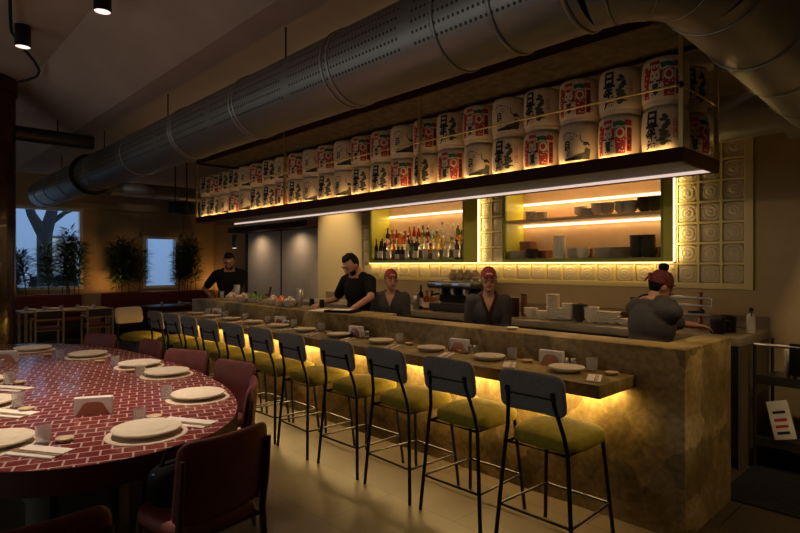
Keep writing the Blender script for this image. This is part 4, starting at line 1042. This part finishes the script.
# ------------------------------------------------------------------ far dining corner
wt = thing('wooden_table', 'light wooden dining table before the maroon banquette by the far window', 'table', (-13.2, 2.95, 0))
MB().box(0, 0, .735, .8, 1.65, .03, 0, .008).build('top', M['wood'], wt)
for sx in (-1, 1):
    for sy in (-1, 1): MB().box(sx*.34, sy*.74, .3597, .05, .05, .7188, 0, .006).build('leg', M['wood'], wt)
def make_wood_chair():
    t = thing('wooden_chair', 'x', 'chair')
    for sx in (-1, 1):
        MB().box(sx*.23, .22, .40, .035, .035, .80, 0, .006).build('leg', M['wood'], t); MB().box(sx*.23, -.2, .31, .035, .035, .62, 0, .006).build('leg', M['wood'], t)
        MB().box(sx*.23, .01, .63, .04, .46, .025, 0, .006).build('armrest', M['wood'], t)
    MB().box(0, .22, .70, .425, .02, .16, 0, .005).build('back_slat', M['maroonwood'], t); MB().box(0, .22, .62, .425, .025, .03, 0, .005).build('back_rail', M['wood'], t)
    MB().box(0, .01, .445, .424, .43, .05, 0, .02).build('seat', M['maroon'], t); MB().box(0, .01, .41, .424, .38, .019).build('seat_frame', M['wood'], t)
    return t
wc = make_wood_chair(); wc.location = (-12.55, 2.50, 0); wc.rotation_euler = (0, 0, -PI/2); wc['label'] = 'left wooden armchair at the table by the far window'; wc['group'] = 'wooden chairs at the far table'
dup(wc, (-12.55, 3.38, 0), -PI/2, 'right wooden armchair at the table by the far window', 'wooden chairs at the far table')
for i, yy in enumerate((2.25, 2.55, 2.85, 3.15, 3.45)):
    put(make_tumbler, (-13.05, yy, .7504), 0, 'glass on the far wooden table, %s from the left' % ORD[i+1], 'glasses on the far wooden table')
for i, yy in enumerate((2.35, 2.75, 3.3)): dup(small_plate, (-13.2, yy-.02, .7504), 0, 'plate on the far wooden table, %s from the left' % ORD[i+1], 'plates on the far tables')
wt2 = thing('dark_table', 'dark dining table beyond the cream backed stool before the banquette', 'table', (-12.9, 5.35, 0))
MB().box(0, 0, .735, .75, 1.9, .03, 0, .008).build('top', M['maroonwood'], wt2)
for sy in (-.6, .6):
    MB().cyl((0, sy, .02), (0, sy, .7198), .035, 14).build('pedestal', M['darkmetal'], wt2); MB().lathe([(.2, 0), (.2, .01), (.04, .0205)], 24, (0, sy, .0003)).build('foot', M['darkmetal'], wt2)
for i, yy in enumerate((4.75, 5.15, 5.6, 5.95)):
    put(make_tumbler, (-12.75, yy, .7504), 0, 'glass on the dark far table, %s from the left' % ORD[i+1], 'glasses on the dark far table')
dup(small_plate, (-12.9, 5.35, .7504), 0, 'plate on the dark far table', 'plates on the far tables')
def banq(y0, y1, label):
    t = thing('banquette', label, 'banquette', (XL+.75, (y0+y1)/2, 0)); L_ = y1-y0
    MB().box(.0, 0, .19, .56, L_, .3794, 0, .01).build('base', M['darkmetal'], t); MB().box(.0, 0, .43, .58, L_, .10, 0, .04, 3).build('seat', M['banquette'], t)
    MB().box(-.24, 0, .735, .12, L_, .509, 0, .05, 3).build('backrest', M['banquette'], t)
banq(.4, 3.62, 'maroon banquette under the large far window'); banq(4.05, 6.7, 'maroon banquette under the small far window')
pb = MB().b2(XL+.02, XL+.44, .2, 6.9, 0, .98).build('planter_box', M['wallwarm'], smooth=False); tag(pb, 'long ochre planter box behind the banquettes', 'planter')
def plant(x, y, w, h, label, seed, n=1500):
    rd = random.Random(seed); t = thing('potted_plant', label, 'plant', (x, y, .9805), 0, 'plants in the planter')
    st = MB(); lf = MB(); tips = []
    ns = max(4, int(w*8))
    for i in range(ns):
        bx, by = rd.uniform(-.09, .09), rd.uniform(-w*.35, w*.35); hh = h*rd.uniform(.55, 1.); lean = rd.uniform(-.12, .12)
        if i == 0: hh = h; by = 0; lean = .03
        P = [(bx, by+lean*k/6, hh*k/6-.0) for k in range(7)]; st.tube([(bx, by, 0.0003)]+P[1:], [.011-.0013*k for k in range(7)], 6)
        tips.append((P, hh))
    for k in range(n):
        P, hh = tips[rd.randrange(ns)]; f = rd.uniform(.12, 1.)**.8; i = min(5, int(f*6)); p = Vector(P[i]).lerp(Vector(P[i+1]), f*6-i)
        a = rd.uniform(0, 2*PI); L_ = rd.uniform(.16, .30); up = rd.uniform(-.3, .9); sp = rd.uniform(0, .13)
        d = Vector((math.cos(a)*.8, math.sin(a), up)).normalized(); p = p+d*sp; sd = d.cross(Vector((0, 0, 1))).normalized()*rd.uniform(.014, .024)
        m_ = p+d*L_*.5+Vector((0, 0, .01)); e = p+d*L_-Vector((0, 0, .03))
        e.x = max(-.24, e.x); m_.x = max(-.24, m_.x); p.x = max(-.24, p.x)
        lf.add([p, m_+sd, e, m_-sd, m_-Vector((0, 0, .006))], [[0, 1, 4], [1, 2, 4], [2, 3, 4], [3, 0, 4]])
    st.build('stems', M['stem'], t); lf.build('foliage', M['leaf'], t, smooth=False)
plant(XL+.30, 2.3, .9, .95, 'bushy green plant behind the banquette, nearest the maroon column', 1, 1800)
plant(XL+.30, 3.35, 1.0, 1.45, 'tall bushy green plant before the right part of the large window', 2, 2400)
plant(XL+.30, 4.75, .9, 1.25, 'bushy green plant between the two far windows', 3, 1700)
plant(XL+.30, 6.25, .9, 1.35, 'tall green plant right of the small far window', 4, 1800)
spk = thing('wall_speaker', 'black speaker hanging from the ceiling left of the canopy', 'speaker', (-9.4, 3.82, 0), .75)
MB().box(0, 0, 2.62, .34, .26, .2, 0, .02).build('cabinet', M['darkmetal'], spk); MB().box(0, -.133, 2.62, .30, .006, .16, 0, .01).build('grille', M['rubber'], spk)
for x in (-.1, .1): MB().cyl((x, 0, 2.72), (x, 0, SOF-.0005), .012, 8).build('bracket', M['darkmetal'], spk)
pd = thing('pendant_lamp', 'small black hanging lamp above the man at the far end of the bar', 'lamp', (-11.0, 5.6, 0))
MB().cyl((0, 0, 2.02), (0, 0, 2.30), .05, 16).build('housing', M['darkmetal'], pd); MB().cyl((0, 0, 2.3), (0, 0, SOF-.0005), .006, 6).build('cord', M['darkmetal'], pd); MB().cyl((0, 0, 2.012), (0, 0, 2.0195), .04, 16).build('lamp', M['lampface'], pd)

# ------------------------------------------------------------------ outside the windows
gd = MB().b2(-45, XL-.21, -20, 30, -.12, -.02).build('street_pavement', mat('pavement', (.2, .2, .2), .8), smooth=False); tag(gd, 'grey street outside the far windows', 'pavement', kind='structure')
tr = thing('street_tree', 'bare forked tree trunk outside the large window', 'tree', (-18.6, 3.65, -.02))
MB().tube([(0, 0, 0.0), (.0, .02, .9), (.05, -.02, 1.9), (.0, .0, 2.6)], [.25, .2, .19, .2], 12).tube([(0, 0, 2.5), (.0, -.32, 3.1), (0, -.55, 4.0)], [.18, .12, .09], 10).tube([(0, 0, 2.5), (0, .2, 3.3), (.0, .35, 4.4)], [.18, .14, .1], 10).tube([(0, .05, 2.8), (0, .5, 3.2), (0, .9, 3.4)], [.09, .06, .04], 8).build('trunk', mat('dark bark', (.022, .018, .016), .9), tr)
MB().tube([(0, -.4, 3.4), (.1, -.9, 3.7), (0, -1.3, 4.2)], [.06, .04, .02], 6).tube([(0, .3, 3.9), (.1, .7, 4.0), (0, 1.2, 4.6)], [.06, .04, .02], 6).build('branches', bpy.data.materials['dark bark'], tr)
ho = thing('street_building', 'pale facade across the street seen through the far windows', 'building', (-27, 5, -.02))
wl = mat('pale facade', (.45, .47, .5), .8)
MB().b2(-.5, 0, -12, 16, 0.0, 9).build('facade', wl, ho, smooth=False)
for i in range(9):
    for z in (1.0, 4.2): f = MB().b2(0.0005, .06, -10+2.6*i, -8.6+2.6*i, z, z+1.9).build('window_frame', M['darksteel'], ho, smooth=False); MB().b2(.061, .065, -9.9+2.6*i, -8.7+2.6*i, z+.1, z+1.8).build('pane', emat('lit pane %d%d' % (i, int(z)), (.6, .8, 1.), 1.6 if i % 2 else .5), f, smooth=False)
car = thing('parked_car', 'white parked car outside the large far window', 'car', (-20.6, 4.1, -.02), PI/2)
cm = mat('white car paint', (.7, .7, .72), .3)
b = MB(); prof = [(-2.1, .35), (-2.1, .75), (-1.9, .9), (-1.2, .95), (-.7, 1.4), (.7, 1.42), (1.4, .98), (2.0, .85), (2.1, .6), (2.1, .35)]
for sgn in (0,):
    V = [(x, -.82, z) for x, z in prof]+[(x, .82, z) for x, z in prof]; N = len(prof)
    b.add(V, [list(range(N)), list(range(N, 2*N))[::-1]]+[[i, (i+1) % N, N+(i+1) % N, N+i] for i in range(N)])
b.build('body', cm, car, smooth=False)
for x in (-1.3, 1.3):
    for y in (-.75, .75): MB().cyl((x, y-.1, .32), (x, y+.1, .32), .319, 20).build('wheel', M['rubber'], car)
for y in (-.8205, .8205): MB().add([(-.65, y, .98), (.95, y, .98), (.6, y, 1.34), (-.6, y, 1.34)], [[0, 1, 2, 3]]).build('side_window', M['darkmetal'], car, smooth=False)
w = bpy.data.worlds.new('dusk'); scene.world = w; w.use_nodes = True; bg = w.node_tree.nodes['Background']; bg.inputs[0].default_value = (.30, .49, .80, 1); bg.inputs[1].default_value = 2.1

# ------------------------------------------------------------------ right corner: trolley, floor mat
tc_ = thing('service_trolley', 'dark steel trolley in the corner right of the bar', 'trolley', (-1.13, 5.55, .0145))
for sx in (-.22, .22):
    for sy in (-.27, .27): MB().cyl((sx, sy, .0003), (sx, sy, 1.0), .013, 8).build('post', M['darksteel'], tc_)
for z, nm in ((.20, 'lower_shelf'), (.70, 'upper_shelf')): MB().box(0, 0, z, .43, .53, .025, 0, .004).b2(-.215, .215, -.285, -.26, z-.02, z+.05).build(nm, M['darksteel'], tc_)
MB().cyl((-.22, -.285, 1.0), (.22, -.285, 1.0), .014, 8).build('handle', M['steel'], tc_)
tr_ = thing('serving_trays', 'upright stack of grey trays on the upper shelf of the trolley', 'trays', (-1.05, 5.5, .7275))
for k in range(6): MB().box(-.1+.045*k, 0, .13, .02, .36, .255, 0, .006).build('tray', CM['grey'], tr_)
bb = thing('black_cloth', 'black cloth draped over the trolley handle', 'cloth', (-1.02, 5.263, .9045))
MB().box(0, -.02, .0, .17, .012, .22, 0, .005).box(0, .02, .03, .17, .012, .16, 0, .005).box(0, 0, .13, .17, .052, .014, 0, .005).build('fold', M['black'], bb)
ct = thing('white_carton', 'white carton with red print leaning on the lower trolley shelf', 'carton', (-1.17, 5.30, .25), 0)
rm = Euler((R_(-14), R_(-16), 0)).to_matrix(); cbx = MB().box(0, 0, .17, .15, .03, .30, 0, .004, rot=rm).build('carton', M['white'], ct)
for z, m_ in ((.06, 'inkblack'), (.0, 'inkred'), (-.05, 'inkred'), (-.10, 'inkblack')):
    c = Vector((0, 0, .17))+rm @ Vector((0, -.0156, z)); MB().box(*c, .09, .0008, .022, rot=rm).build('printed_band', M[m_], ct, smooth=False)
fm = MB()
fm.b2(-1.37, -.74, 4.42, 5.84, .0005, .010)
for k in range(33): fm.b2(-1.37, -.74, 4.43+.042*k, 4.445+.042*k, .010, .014)
tag(fm.build('floor_mat', M['rubber'], smooth=False), 'black ribbed rubber mat on the floor right of the bar end', 'floor mat')

# ------------------------------------------------------------------ people
def remesh(mb, name, mats, parent, vox=.008, smooth=3, cut=None):
    o = mb.build(name, mats, None)
    md = o.modifiers.new('r', 'REMESH'); md.mode = 'VOXEL'; md.voxel_size = vox; md.use_smooth_shade = True
    if smooth: sm = o.modifiers.new('s', 'SMOOTH'); sm.factor = .5; sm.iterations = smooth
    dg = bpy.context.evaluated_depsgraph_get(); me = bpy.data.meshes.new_from_object(o.evaluated_get(dg))
    bpy.data.objects.remove(o)
    if cut:
        bm = bmesh.new(); bm.from_mesh(me)
        bmesh.ops.delete(bm, geom=[v for v in bm.verts if cut(v.co)], context='VERTS'); bm.to_mesh(me); bm.free()
    me.materials.clear()
    me.materials.append(mats if not isinstance(mats, list) else mats[0])
    me.polygons.foreach_set('use_smooth', [True]*len(me.polygons)); me.name = name
    r = bpy.data.objects.new(name, me); COL.objects.link(r); r.parent = parent; return r
def ik(S, W, a, b, pole):
    S, W = Vector(S), Vector(W); d = W-S; L_ = min(d.length, (a+b)*.985); d.normalize()
    x = (a*a-b*b+L_*L_)/(2*L_); h = math.sqrt(max(0, a*a-x*x)); p = Vector(pole); p = (p-d*p.dot(d)).normalized()
    return S+d*x+p*h, S+d*L_
def person(label, loc, face, H, hands, lean=0., hyaw=0., hpitch=0., skin='skin', top='black', long=False, hair='short', band=False, beard=False, poles=None, vneck=False, handdirs=None, glasses=False, bulk=1.08):
    s = H/1.7
    t = thing('person', label, 'person', loc, 0); rz = math.atan2(face[0], -face[1]); t.rotation_euler = (0, 0, rz)
    inv = (Matrix.Translation(loc) @ Matrix.Rotation(rz, 4, 'Z')).inverted()
    Lm = Matrix.Translation((0, 0, .95*s)) @ Matrix.Rotation(R_(lean), 4, 'X') @ Matrix.Translation((0, 0, -.95*s))
    U = lambda x, y, z: Lm @ Vector((x*s, y*s, z*s))
    Hm = Lm @ Matrix.Translation((0, .0, 1.47*s)) @ Matrix.Rotation(R_(hyaw), 4, 'Z') @ Matrix.Rotation(R_(hpitch), 4, 'X') @ Matrix.Translation((0, -.015*s, .115*s))
    hr = Hm.to_3x3()
    HP = lambda x, y, z: Hm @ Vector((x*s, y*s, z*s))
    lr = Lm.to_3x3()
    def torso(b, g):
        g = g+(bulk-1)*.16
        b.ell(U(0, 0, .93), ((.155+g)*s, (.105+g)*s, (.13+g)*s), 20, 12, 0, lr)
        b.ell(U(0, 0, 1.08), ((.140+g)*s, (.098+g)*s, (.17+g)*s), 20, 12, 0, lr)
        b.ell(U(0, .0, 1.26), ((.165+g)*s, (.108+g)*s, (.17+g)*s), 20, 12, 0, lr)
        b.cap(U(-.145, .005, 1.375), U(.145, .005, 1.375), (.058+g)*s, (.058+g)*s)
        b.cap(U(-.07, .01, 1.40), U(.07, .01, 1.40), (.055+g)*s, (.055+g)*s)
    body = MB(); torso(body, 0)
    body.cap(U(0, .015, 1.40), U(0, .0, 1.50), .056*s, .052*s)
    body.ell(HP(0, .008, .02), (.074*s, .092*s, .105*s), 20, 14, 0, hr); body.ell(HP(0, -.028, -.05), (.054*s, .056*s, .062*s), 16, 10, 0, hr)
    body.ell(HP(0, -.072, -.088), (.02*s, .016*s, .016*s), 10, 8, 0, hr)
    body.ell(HP(0, -.097, -.012), (.014*s, .018*s, .026*s), 10, 8, 0, hr); body.ell(HP(0, -.103, -.028), (.017*s, .015*s, .012*s), 10, 8, 0, hr)
    body.ell(HP(0, -.080, .03), (.052*s, .016*s, .014*s), 10, 8, 0, hr)
    for sx in (-1, 1):
        body.ell(HP(sx*.076, .008, -.012), (.010*s, .02*s, .03*s), 8, 8, 0, hr)
        body.cap((sx*.09*s, 0, .90*s), (sx*.095*s, -.01*s, .49*s), .085*s, .056*s); body.cap((sx*.095*s, -.01*s, .49*s), (sx*.1*s, .015*s, .09*s), .054*s, .036*s)
        body.cap((sx*.1*s, .01*s, .045*s), (sx*.105*s, -.14*s, .035*s), .04*s, .034*s)
    shirt = MB(); torso(shirt, .014)
    if long: shirt.cap(U(0, 0, .98), U(0, 0, .80), .15*s, .17*s)
    for k, sx in enumerate((-1, 1)):       # -1 is the person's right hand
        S = U(sx*.178*bulk, .005, 1.375); W = inv @ Vector(hands[k])
        pole = (poles[k] if poles else (sx*.6, .6, -.5)); E, W = ik(S, W, .285*s, .255*s, pole)
        body.cap(S, E, .05*s, .040*s); body.cap(E, W, .040*s, .027*s)
        d = (W-E).normalized()
        if handdirs and handdirs[k] is not None: d = (inv.to_3x3() @ Vector(handdirs[k])).normalized()
        up = Vector((0, 0, 1)); n_ = (up-d*up.dot(d))
        if n_.length < .3: n_ = Vector((0, 1, 0))-d*d.y
        n_.normalize(); ac = d.cross(n_)*sx*-1
        Q = Matrix((ac, n_, d)).transposed()
        body.ell(W+d*.045*s, (.042*s, .016*s, .055*s), 14, 10, 0, Q)
        for q, ln in zip((-.031, -.0105, .0105, .031), (.052, .072, .078, .068)):
            p0 = W+d*.08*s+ac*q*s; p1 = p0+(d*.9-n_*.3).normalized()*ln*.55*s; p2 = p1+(d*.65-n_*.75).normalized()*ln*.5*s
            body.cap(p0-d*.02*s, p1, .0092*s, .0085*s, 8); body.cap(p1, p2, .0085*s, .0072*s, 8)
        p0 = W+d*.03*s+ac*.034*s; p1 = p0+(d*.6+ac*.75-n_*.15).normalized()*.04*s; p2 = p1+(d*.9+ac*.25-n_*.2).normalized()*.032*s
        body.cap(p0, p1, .012*s, .0105*s, 8); body.cap(p1, p2, .0105*s, .008*s, 8)
        if long:
            shirt.cap(S, E, .070*s, .062*s); shirt.cap(E, E.lerp(W, .45), .062*s, .06*s)
        else: shirt.cap(S, S.lerp(E, .72), .068*s, .060*s)
    remesh(body, 'body', M[skin], t, .0062, 3)
    Li = Lm.inverted()
    def vcut(c):
        p = Li @ c; p = p/s
        if vneck: return p.y < -.02 and p.z > 1.24 and abs(p.x) < (p.z-1.24)*.36
        return p.z > (1.425 if hair != 'bun' else 1.46) and abs(p.x) < .075
    remesh(shirt, 'jacket' if long else 'shirt', M[top], t, .011, 4, vcut)
    if vneck:
        cl = MB(); cl.tube([U(-.075, .05, 1.455), U(-.075, -.03, 1.43), U(-.055, -.095, 1.38), U(0, -.128, 1.24), U(.05, -.128, 1.12)], .013*s, 8).tube([U(.075, .05, 1.455), U(.075, -.03, 1.43), U(.055, -.095, 1.38), U(0, -.126, 1.24)], .013*s, 8)
        cl.build('collar', M['fascia'] if vneck == 2 else M[top], t)
    tr = MB()
    tr.ell((0, 0, .93*s), (.168*s, .118*s, .12*s), 18, 10)
    for sx in (-1, 1): tr.cap((sx*.09*s, 0, .90*s), (sx*.095*s, -.01*s, .49*s), .10*s, .072*s); tr.cap((sx*.095*s, -.01*s, .49*s), (sx*.1*s, .012*s, .10*s), .072*s, .06*s)
    remesh(tr, 'trousers', M['trouser'], t, .014, 3)
    for sx in (-1, 1):
        sh = MB(); sh.cap((sx*.1*s, .03*s, .05*s), (sx*.105*s, -.15*s, .045*s), .0495*s, .0445*s); sh.build('shoe', M['darkmetal'], t)
        e = MB().ell(HP(sx*.031, -.080, .010), (.015*s, .012*s, .009*s), 12, 8, 0, hr).build('eye', M['eyew'], t)
        MB().ell(HP(sx*.031, -.0905, .010), (.007*s, .004*s, .007*s), 10, 8, 0, hr).build('pupil', M['hair'], e)
        MB().cap(HP(sx*.014, -.098, .036), HP(sx*.048, -.086, .038), .0055*s, .0045*s, 8).build('eyebrow', M['hair'], t)
    MB().ell(HP(0, -.085, -.053), (.026*s, .010*s, .0065*s), 14, 8, 0, hr).build('mouth', M['lip'], t)
    if glasses:
        g = MB()
        for sx in (-1, 1): g.tube([HP(sx*.032+.024*math.cos(2*PI*i/14), -.106, .010+.02*math.sin(2*PI*i/14)) for i in range(14)], .0016*s, 6, closed=True); g.tube([HP(sx*.056, -.105, .012), HP(sx*.08, -.05, .012), HP(sx*.083, .01, .01)], .0025*s, 6)
        g.tube([HP(-.009, -.107, .012), HP(.009, -.107, .012)], .0025*s, 6); g.build('glasses', M['darkmetal'], t)
    Hi = Hm.inverted()
    hb = MB(); hb.ell(HP(0, .012, .027), (.081*s, .099*s, .111*s), 20, 14, 0, hr)
    if hair == 'short':
        for i in range(14):
            a = i*2.4; hb.ell(HP(.045*math.cos(a), .012+.055*math.sin(a), .102+.006*math.sin(i*1.7)), .021*s, 8, 6)
    def hcut(c):
        p = (Hi @ c)/s
        if p.y < -.012: return p.z < .078+(p.y+.05)*.1
        if p.y < .03: return p.z < -.005
        return p.z < -.07
    ho_ = remesh(hb, 'hair', M['hair'], t, .008, 2, hcut)
    if hair == 'bun':
        remesh(MB().ell(HP(0, .03, .155), (.042*s, .042*s, .04*s), 14, 10).ell(HP(.02, .04, .165), (.025*s, .025*s, .025*s), 10, 8).ell(HP(-.018, .02, .17), (.022*s, .022*s, .02*s), 10, 8), 'hair_bun', M['hair'], t, .007, 2)
    if hair == 'tail': remesh(MB().ell(HP(0, .115, -.03), (.035*s, .03*s, .05*s), 12, 8, 0, hr), 'hair_knot', M['hair'], t, .008, 2)
    if beard:
        bb_ = MB().ell(HP(0, -.029, -.055), (.0562*s, .058*s, .0635*s), 18, 12, 0, hr)
        remesh(bb_, 'beard', M['hair'], t, .006, 1, lambda c: ((Hi @ c)/s).z > -.038 or (abs(((Hi @ c)/s).x) < .026 and ((Hi @ c)/s).z > -.068) or ((Hi @ c)/s).y > -.012)
    if band:
        bn = MB(); bn.ell(HP(0, .012, .030), (.086*s, .104*s, .114*s), 22, 16, 0, hr)
        def bcut(c):
            p = (Hi @ c)/s
            return p.z < (.062+(p.y)*.35 if hair != 'bun' else .0+p.y*.0) or (hair == 'bun' and p.z > .125)
        bo = remesh(bn, 'bandana', M['bandanadark' if hair == 'bun' else 'bandana'], t, .008, 2, bcut)
        kn = MB().ell(HP(0, .118, .06), (.022*s, .018*s, .018*s), 10, 8).cap(HP(.0, .12, .055), HP(.03, .135, .0), .012*s, .006*s, 8).cap(HP(.0, .12, .055), HP(-.03, .135, .005), .012*s, .006*s, 8); kn.build('knot', M['bandanadark' if hair == 'bun' else 'bandana'], bo)
        if hair != 'bun':
            MB().tube([HP(-.028, -.0895, .072), HP(-.012, -.0925, .088), HP(.0, -.095, .074), HP(.014, -.0925, .086), HP(.03, -.089, .070)], .0042*s, 6).build('emblem', M['white'], bo)
    return t
person('person in black tee at the far end of the bar, hand on hip', (-8.50, 4.25, .0003), (.86, -.51), 1.86, [(-8.73, 4.12, 1.06), (-8.12, 4.00, 1.13)], 3, -4, 24, 'skin2', 'black', False, 'short', False, True, poles=[(-1, .15, -.1), (.6, .5, -.6)], handdirs=[(.6, -.2, -.6), None])
person('bearded person in black polo leaning over the bar, looking down at papers', (-5.25, 4.32, .0003), (.12, -.99), 1.82, [(-5.62, 3.98, 1.19), (-4.86, 3.88, 1.18)], 8, -10, 28, 'skin', 'black', False, 'short', False, True, poles=[(-.5, .6, -.5), (.9, .5, -.1)], handdirs=[(.3, -1, -.2), (-.35, -1, -.2)])
person('smiling person in red bandana and charcoal jacket beside the person in the polo', (-4.80, 4.40, .0003), (.62, -.78), 1.595, [(-4.80, 4.16, .92), (-4.58, 4.28, .92)], 4, 22, 2, 'skin', 'kimono', True, 'tail', True, False, vneck=1, bulk=.96, poles=[(-.3, .6, -.5), (.3, .6, -.5)])
person('person in glasses, red bandana and V neck jacket facing the camera', (-3.41, 4.42, .0003), (.62, -.78), 1.625, [(-3.38, 4.18, .96), (-3.20, 4.29, .96)], 4, 2, 3, 'skin', 'kimono', True, 'tail', True, False, vneck=2, glasses=True, bulk=.93, poles=[(-.25, .6, -.5), (.25, .6, -.5)])
person('person with hair bun seen from behind at the right end of the bar', (-1.865, 4.42, .0003), (.42, .90), 1.62, [(-2.05, 4.92, 1.12), (-1.60, 4.96, 1.14)], 9, -12, 12, 'skin', 'kimono', True, 'bun', True, False, bulk=1.24)
# ------------------------------------------------------------------ things on the bar worktop at the far left
def atbar(px, y): return on(px)*y
BT = BH+.0004
def garnish(px, y, col, label, seed, n=26):
    rd = random.Random(seed); t = thing('garnish_bowl', label, 'bowl', (atbar(px, y), y, BT), 0, 'garnish bowls on the bar')
    MB().lathe([(.05, 0), (.055, .004), (.085, .05), (.092, .07), (.088, .07), (.07, .03), (0, .018)], 22, capt=False).build('bowl', CM['grey'], t)
    b = MB()
    for i in range(n):
        a = rd.uniform(0, 6.28); r = rd.uniform(0, .07); b.ell((r*math.cos(a), r*math.sin(a), .055+.05*(1-r/.07)+rd.uniform(0, .015)), rd.uniform(.014, .024), 8, 6)
    o = b.build('garnish', col, t); o['kind'] = 'stuff'
pk = mat('pale pink garlic', (.62, .42, .34), .6); og = mat('orange citrus', (.75, .24, .07), .5); gn = mat('green herbs', (.12, .2, .04), .6); wh = mat('pale mushrooms', (.6, .5, .38), .7)
for i, (px, y, c, w) in enumerate([(232, 3.75, wh, 'pale garnish, leftmost of the bowls'), (243, 3.72, pk, 'pale pink garnish, second bowl from the left'), (253, 3.80, gn, 'dark herbs, third bowl from the left'), (262, 3.72, gn, 'green herbs, fourth bowl from the left'), (273, 3.74, wh, 'pale mushrooms beside the orange fruit'), (281, 3.70, og, 'orange citrus fruit'), (290, 3.72, wh, 'pale mushrooms right of the orange fruit')]):
    garnish(px, y, c, 'grey bowl of %s on the bar' % w, i)
canister(237, 3.92, BH, .045, .22, M['steel'], 'steel shaker on the bar before the person at the far end', M['steel'], 'cocktail_shaker', 'shaker')
canister(299, 3.86, BH, .05, .22, M['steel'], 'steel shaker on the bar right of the garnish bowls', M['steel'], 'cocktail_shaker', 'shaker')
canister(312, 3.93, BH, .03, .10, M['darkmetal'], 'small black jar on the bar, left of two by the papers', name='jar', cat='jar')
canister(322, 3.93, BH, .03, .10, M['darkmetal'], 'small black jar on the bar, right of two by the papers', name='jar', cat='jar')
canister(267, 3.93, BH, .03, .12, CM['brown'], 'small brown jar on the bar behind the green herbs', name='jar', cat='jar')
canister(255, 3.96, BH, .025, .14, M['darkmetal'], 'small black jar on the bar behind the dark herbs', name='jar', cat='jar')
kn = thing('muddler', 'dark wooden muddler leaning out of the garnish bowls on the bar', 'muddler', (atbar(268, 3.84), 3.84, BT), .4)
MB().lathe([(.03, 0), (.034, .004), (.034, .09), (.03, .09), (.028, .01), (0, .01)], 16, capt=False).build('cup', M['steel'], kn); MB().cap((0, 0, .012), (.05, -.01, .21), .010, .014, 8).build('stick', M['maroonwood'], kn)
for i, px in enumerate((222, 247)):
    t = thing('tall_glass', 'tall glass with a straw on the bar, %s of the two' % ('left' if i == 0 else 'right'), 'glass', (atbar(px, 3.85), 3.85, BT), 0)
    MB().lathe([(.028, 0), (.03, .003), (.034, .12), (.032, .12), (.028, .008), (0, .008)], 18, capt=False).build('body', M['glass'], t); MB().cyl((0, 0, .009), (.02, .0, .2), .003, 6).build('straw', M['darkmetal'], t)
nb = thing('notebook', 'black clipboard with papers under the hands of the person in the polo', 'clipboard', (atbar(343, 3.73), 3.73, BT), R_(25))
MB().box(0, 0, .012, .34, .24, .024, 0, .003).build('board', M['black'], nb); MB().box(-.01, .01, .0265, .22, .2, .004, .12).build('papers', M['paper'], nb)
nb = MB().box(0, 0, .0012, .21, .297, .0024).build('paper_sheet', M['paper']); nb.location = (atbar(322, 3.72), 3.72, BT); nb.rotation_euler = (0, 0, .5); tag(nb, 'white sheet of paper on the bar left of the clipboard', 'paper')
sd = thing('white_saucer', 'small white dish on the bar right of the person in glasses', 'dish', (atbar(512, 3.72), 3.72, BT), 0)
MB().lathe([(.03, 0), (.034, .003), (.055, .014), (.052, .015), (0, .006)], 20, capt=False).build('dish', CM['white'], sd)


# ------------------------------------------------------------------ remaining lights
for y_ in (2.4, 3.5, 4.8, 6.2): spot('planter_spot', (-13.75, y_, CEIL-.15), (XL+.3, y_, 1.5), 16, (1., .62, .25), 55, .9, .04)
spot('duct_spot', (-13.3, 4.3, 3.50), (-14.45, 4.75, 3.45), 5, (1., .9, .8), 34, .8, .02)
for x in (-10.8, -9.3): spot('wall_washer', (x, 5.80, 2.34), (x, 6.13, .9), 22, (1., .74, .48), 150, 1., .05)
spot('wall_washer', (-7.85, 5.2, SOF-.1), (-7.85, 5.95, 2.0), 140, (1., .72, .36), 60, .9, .04)
spot('wall_washer', (-.5, 4.9, SOF-.1), (-1.25, 5.95, 1.9), 85, (1., .72, .42), 85, .9, .04)
spot('aisle_spot', (.35, 3.9, SOF-.1), (-1.1, 4.0, .5), 120, (1., .68, .34), 70, .9, .05)
spot('far_table_spot', (-12.6, 3.0, SOF-.1), (-13.2, 3.0, .75), 60, WARM, 42, .8, .03)
area('planter_uplight', (XL+.44, 4.25, 1.0), .08, .5, 5, (1., .5, .16), (-.35, 0, 1))
area('planter_uplight', (XL+.44, 6.9, 1.0), .08, .4, 4, (1., .5, .16), (-.35, 0, 1))
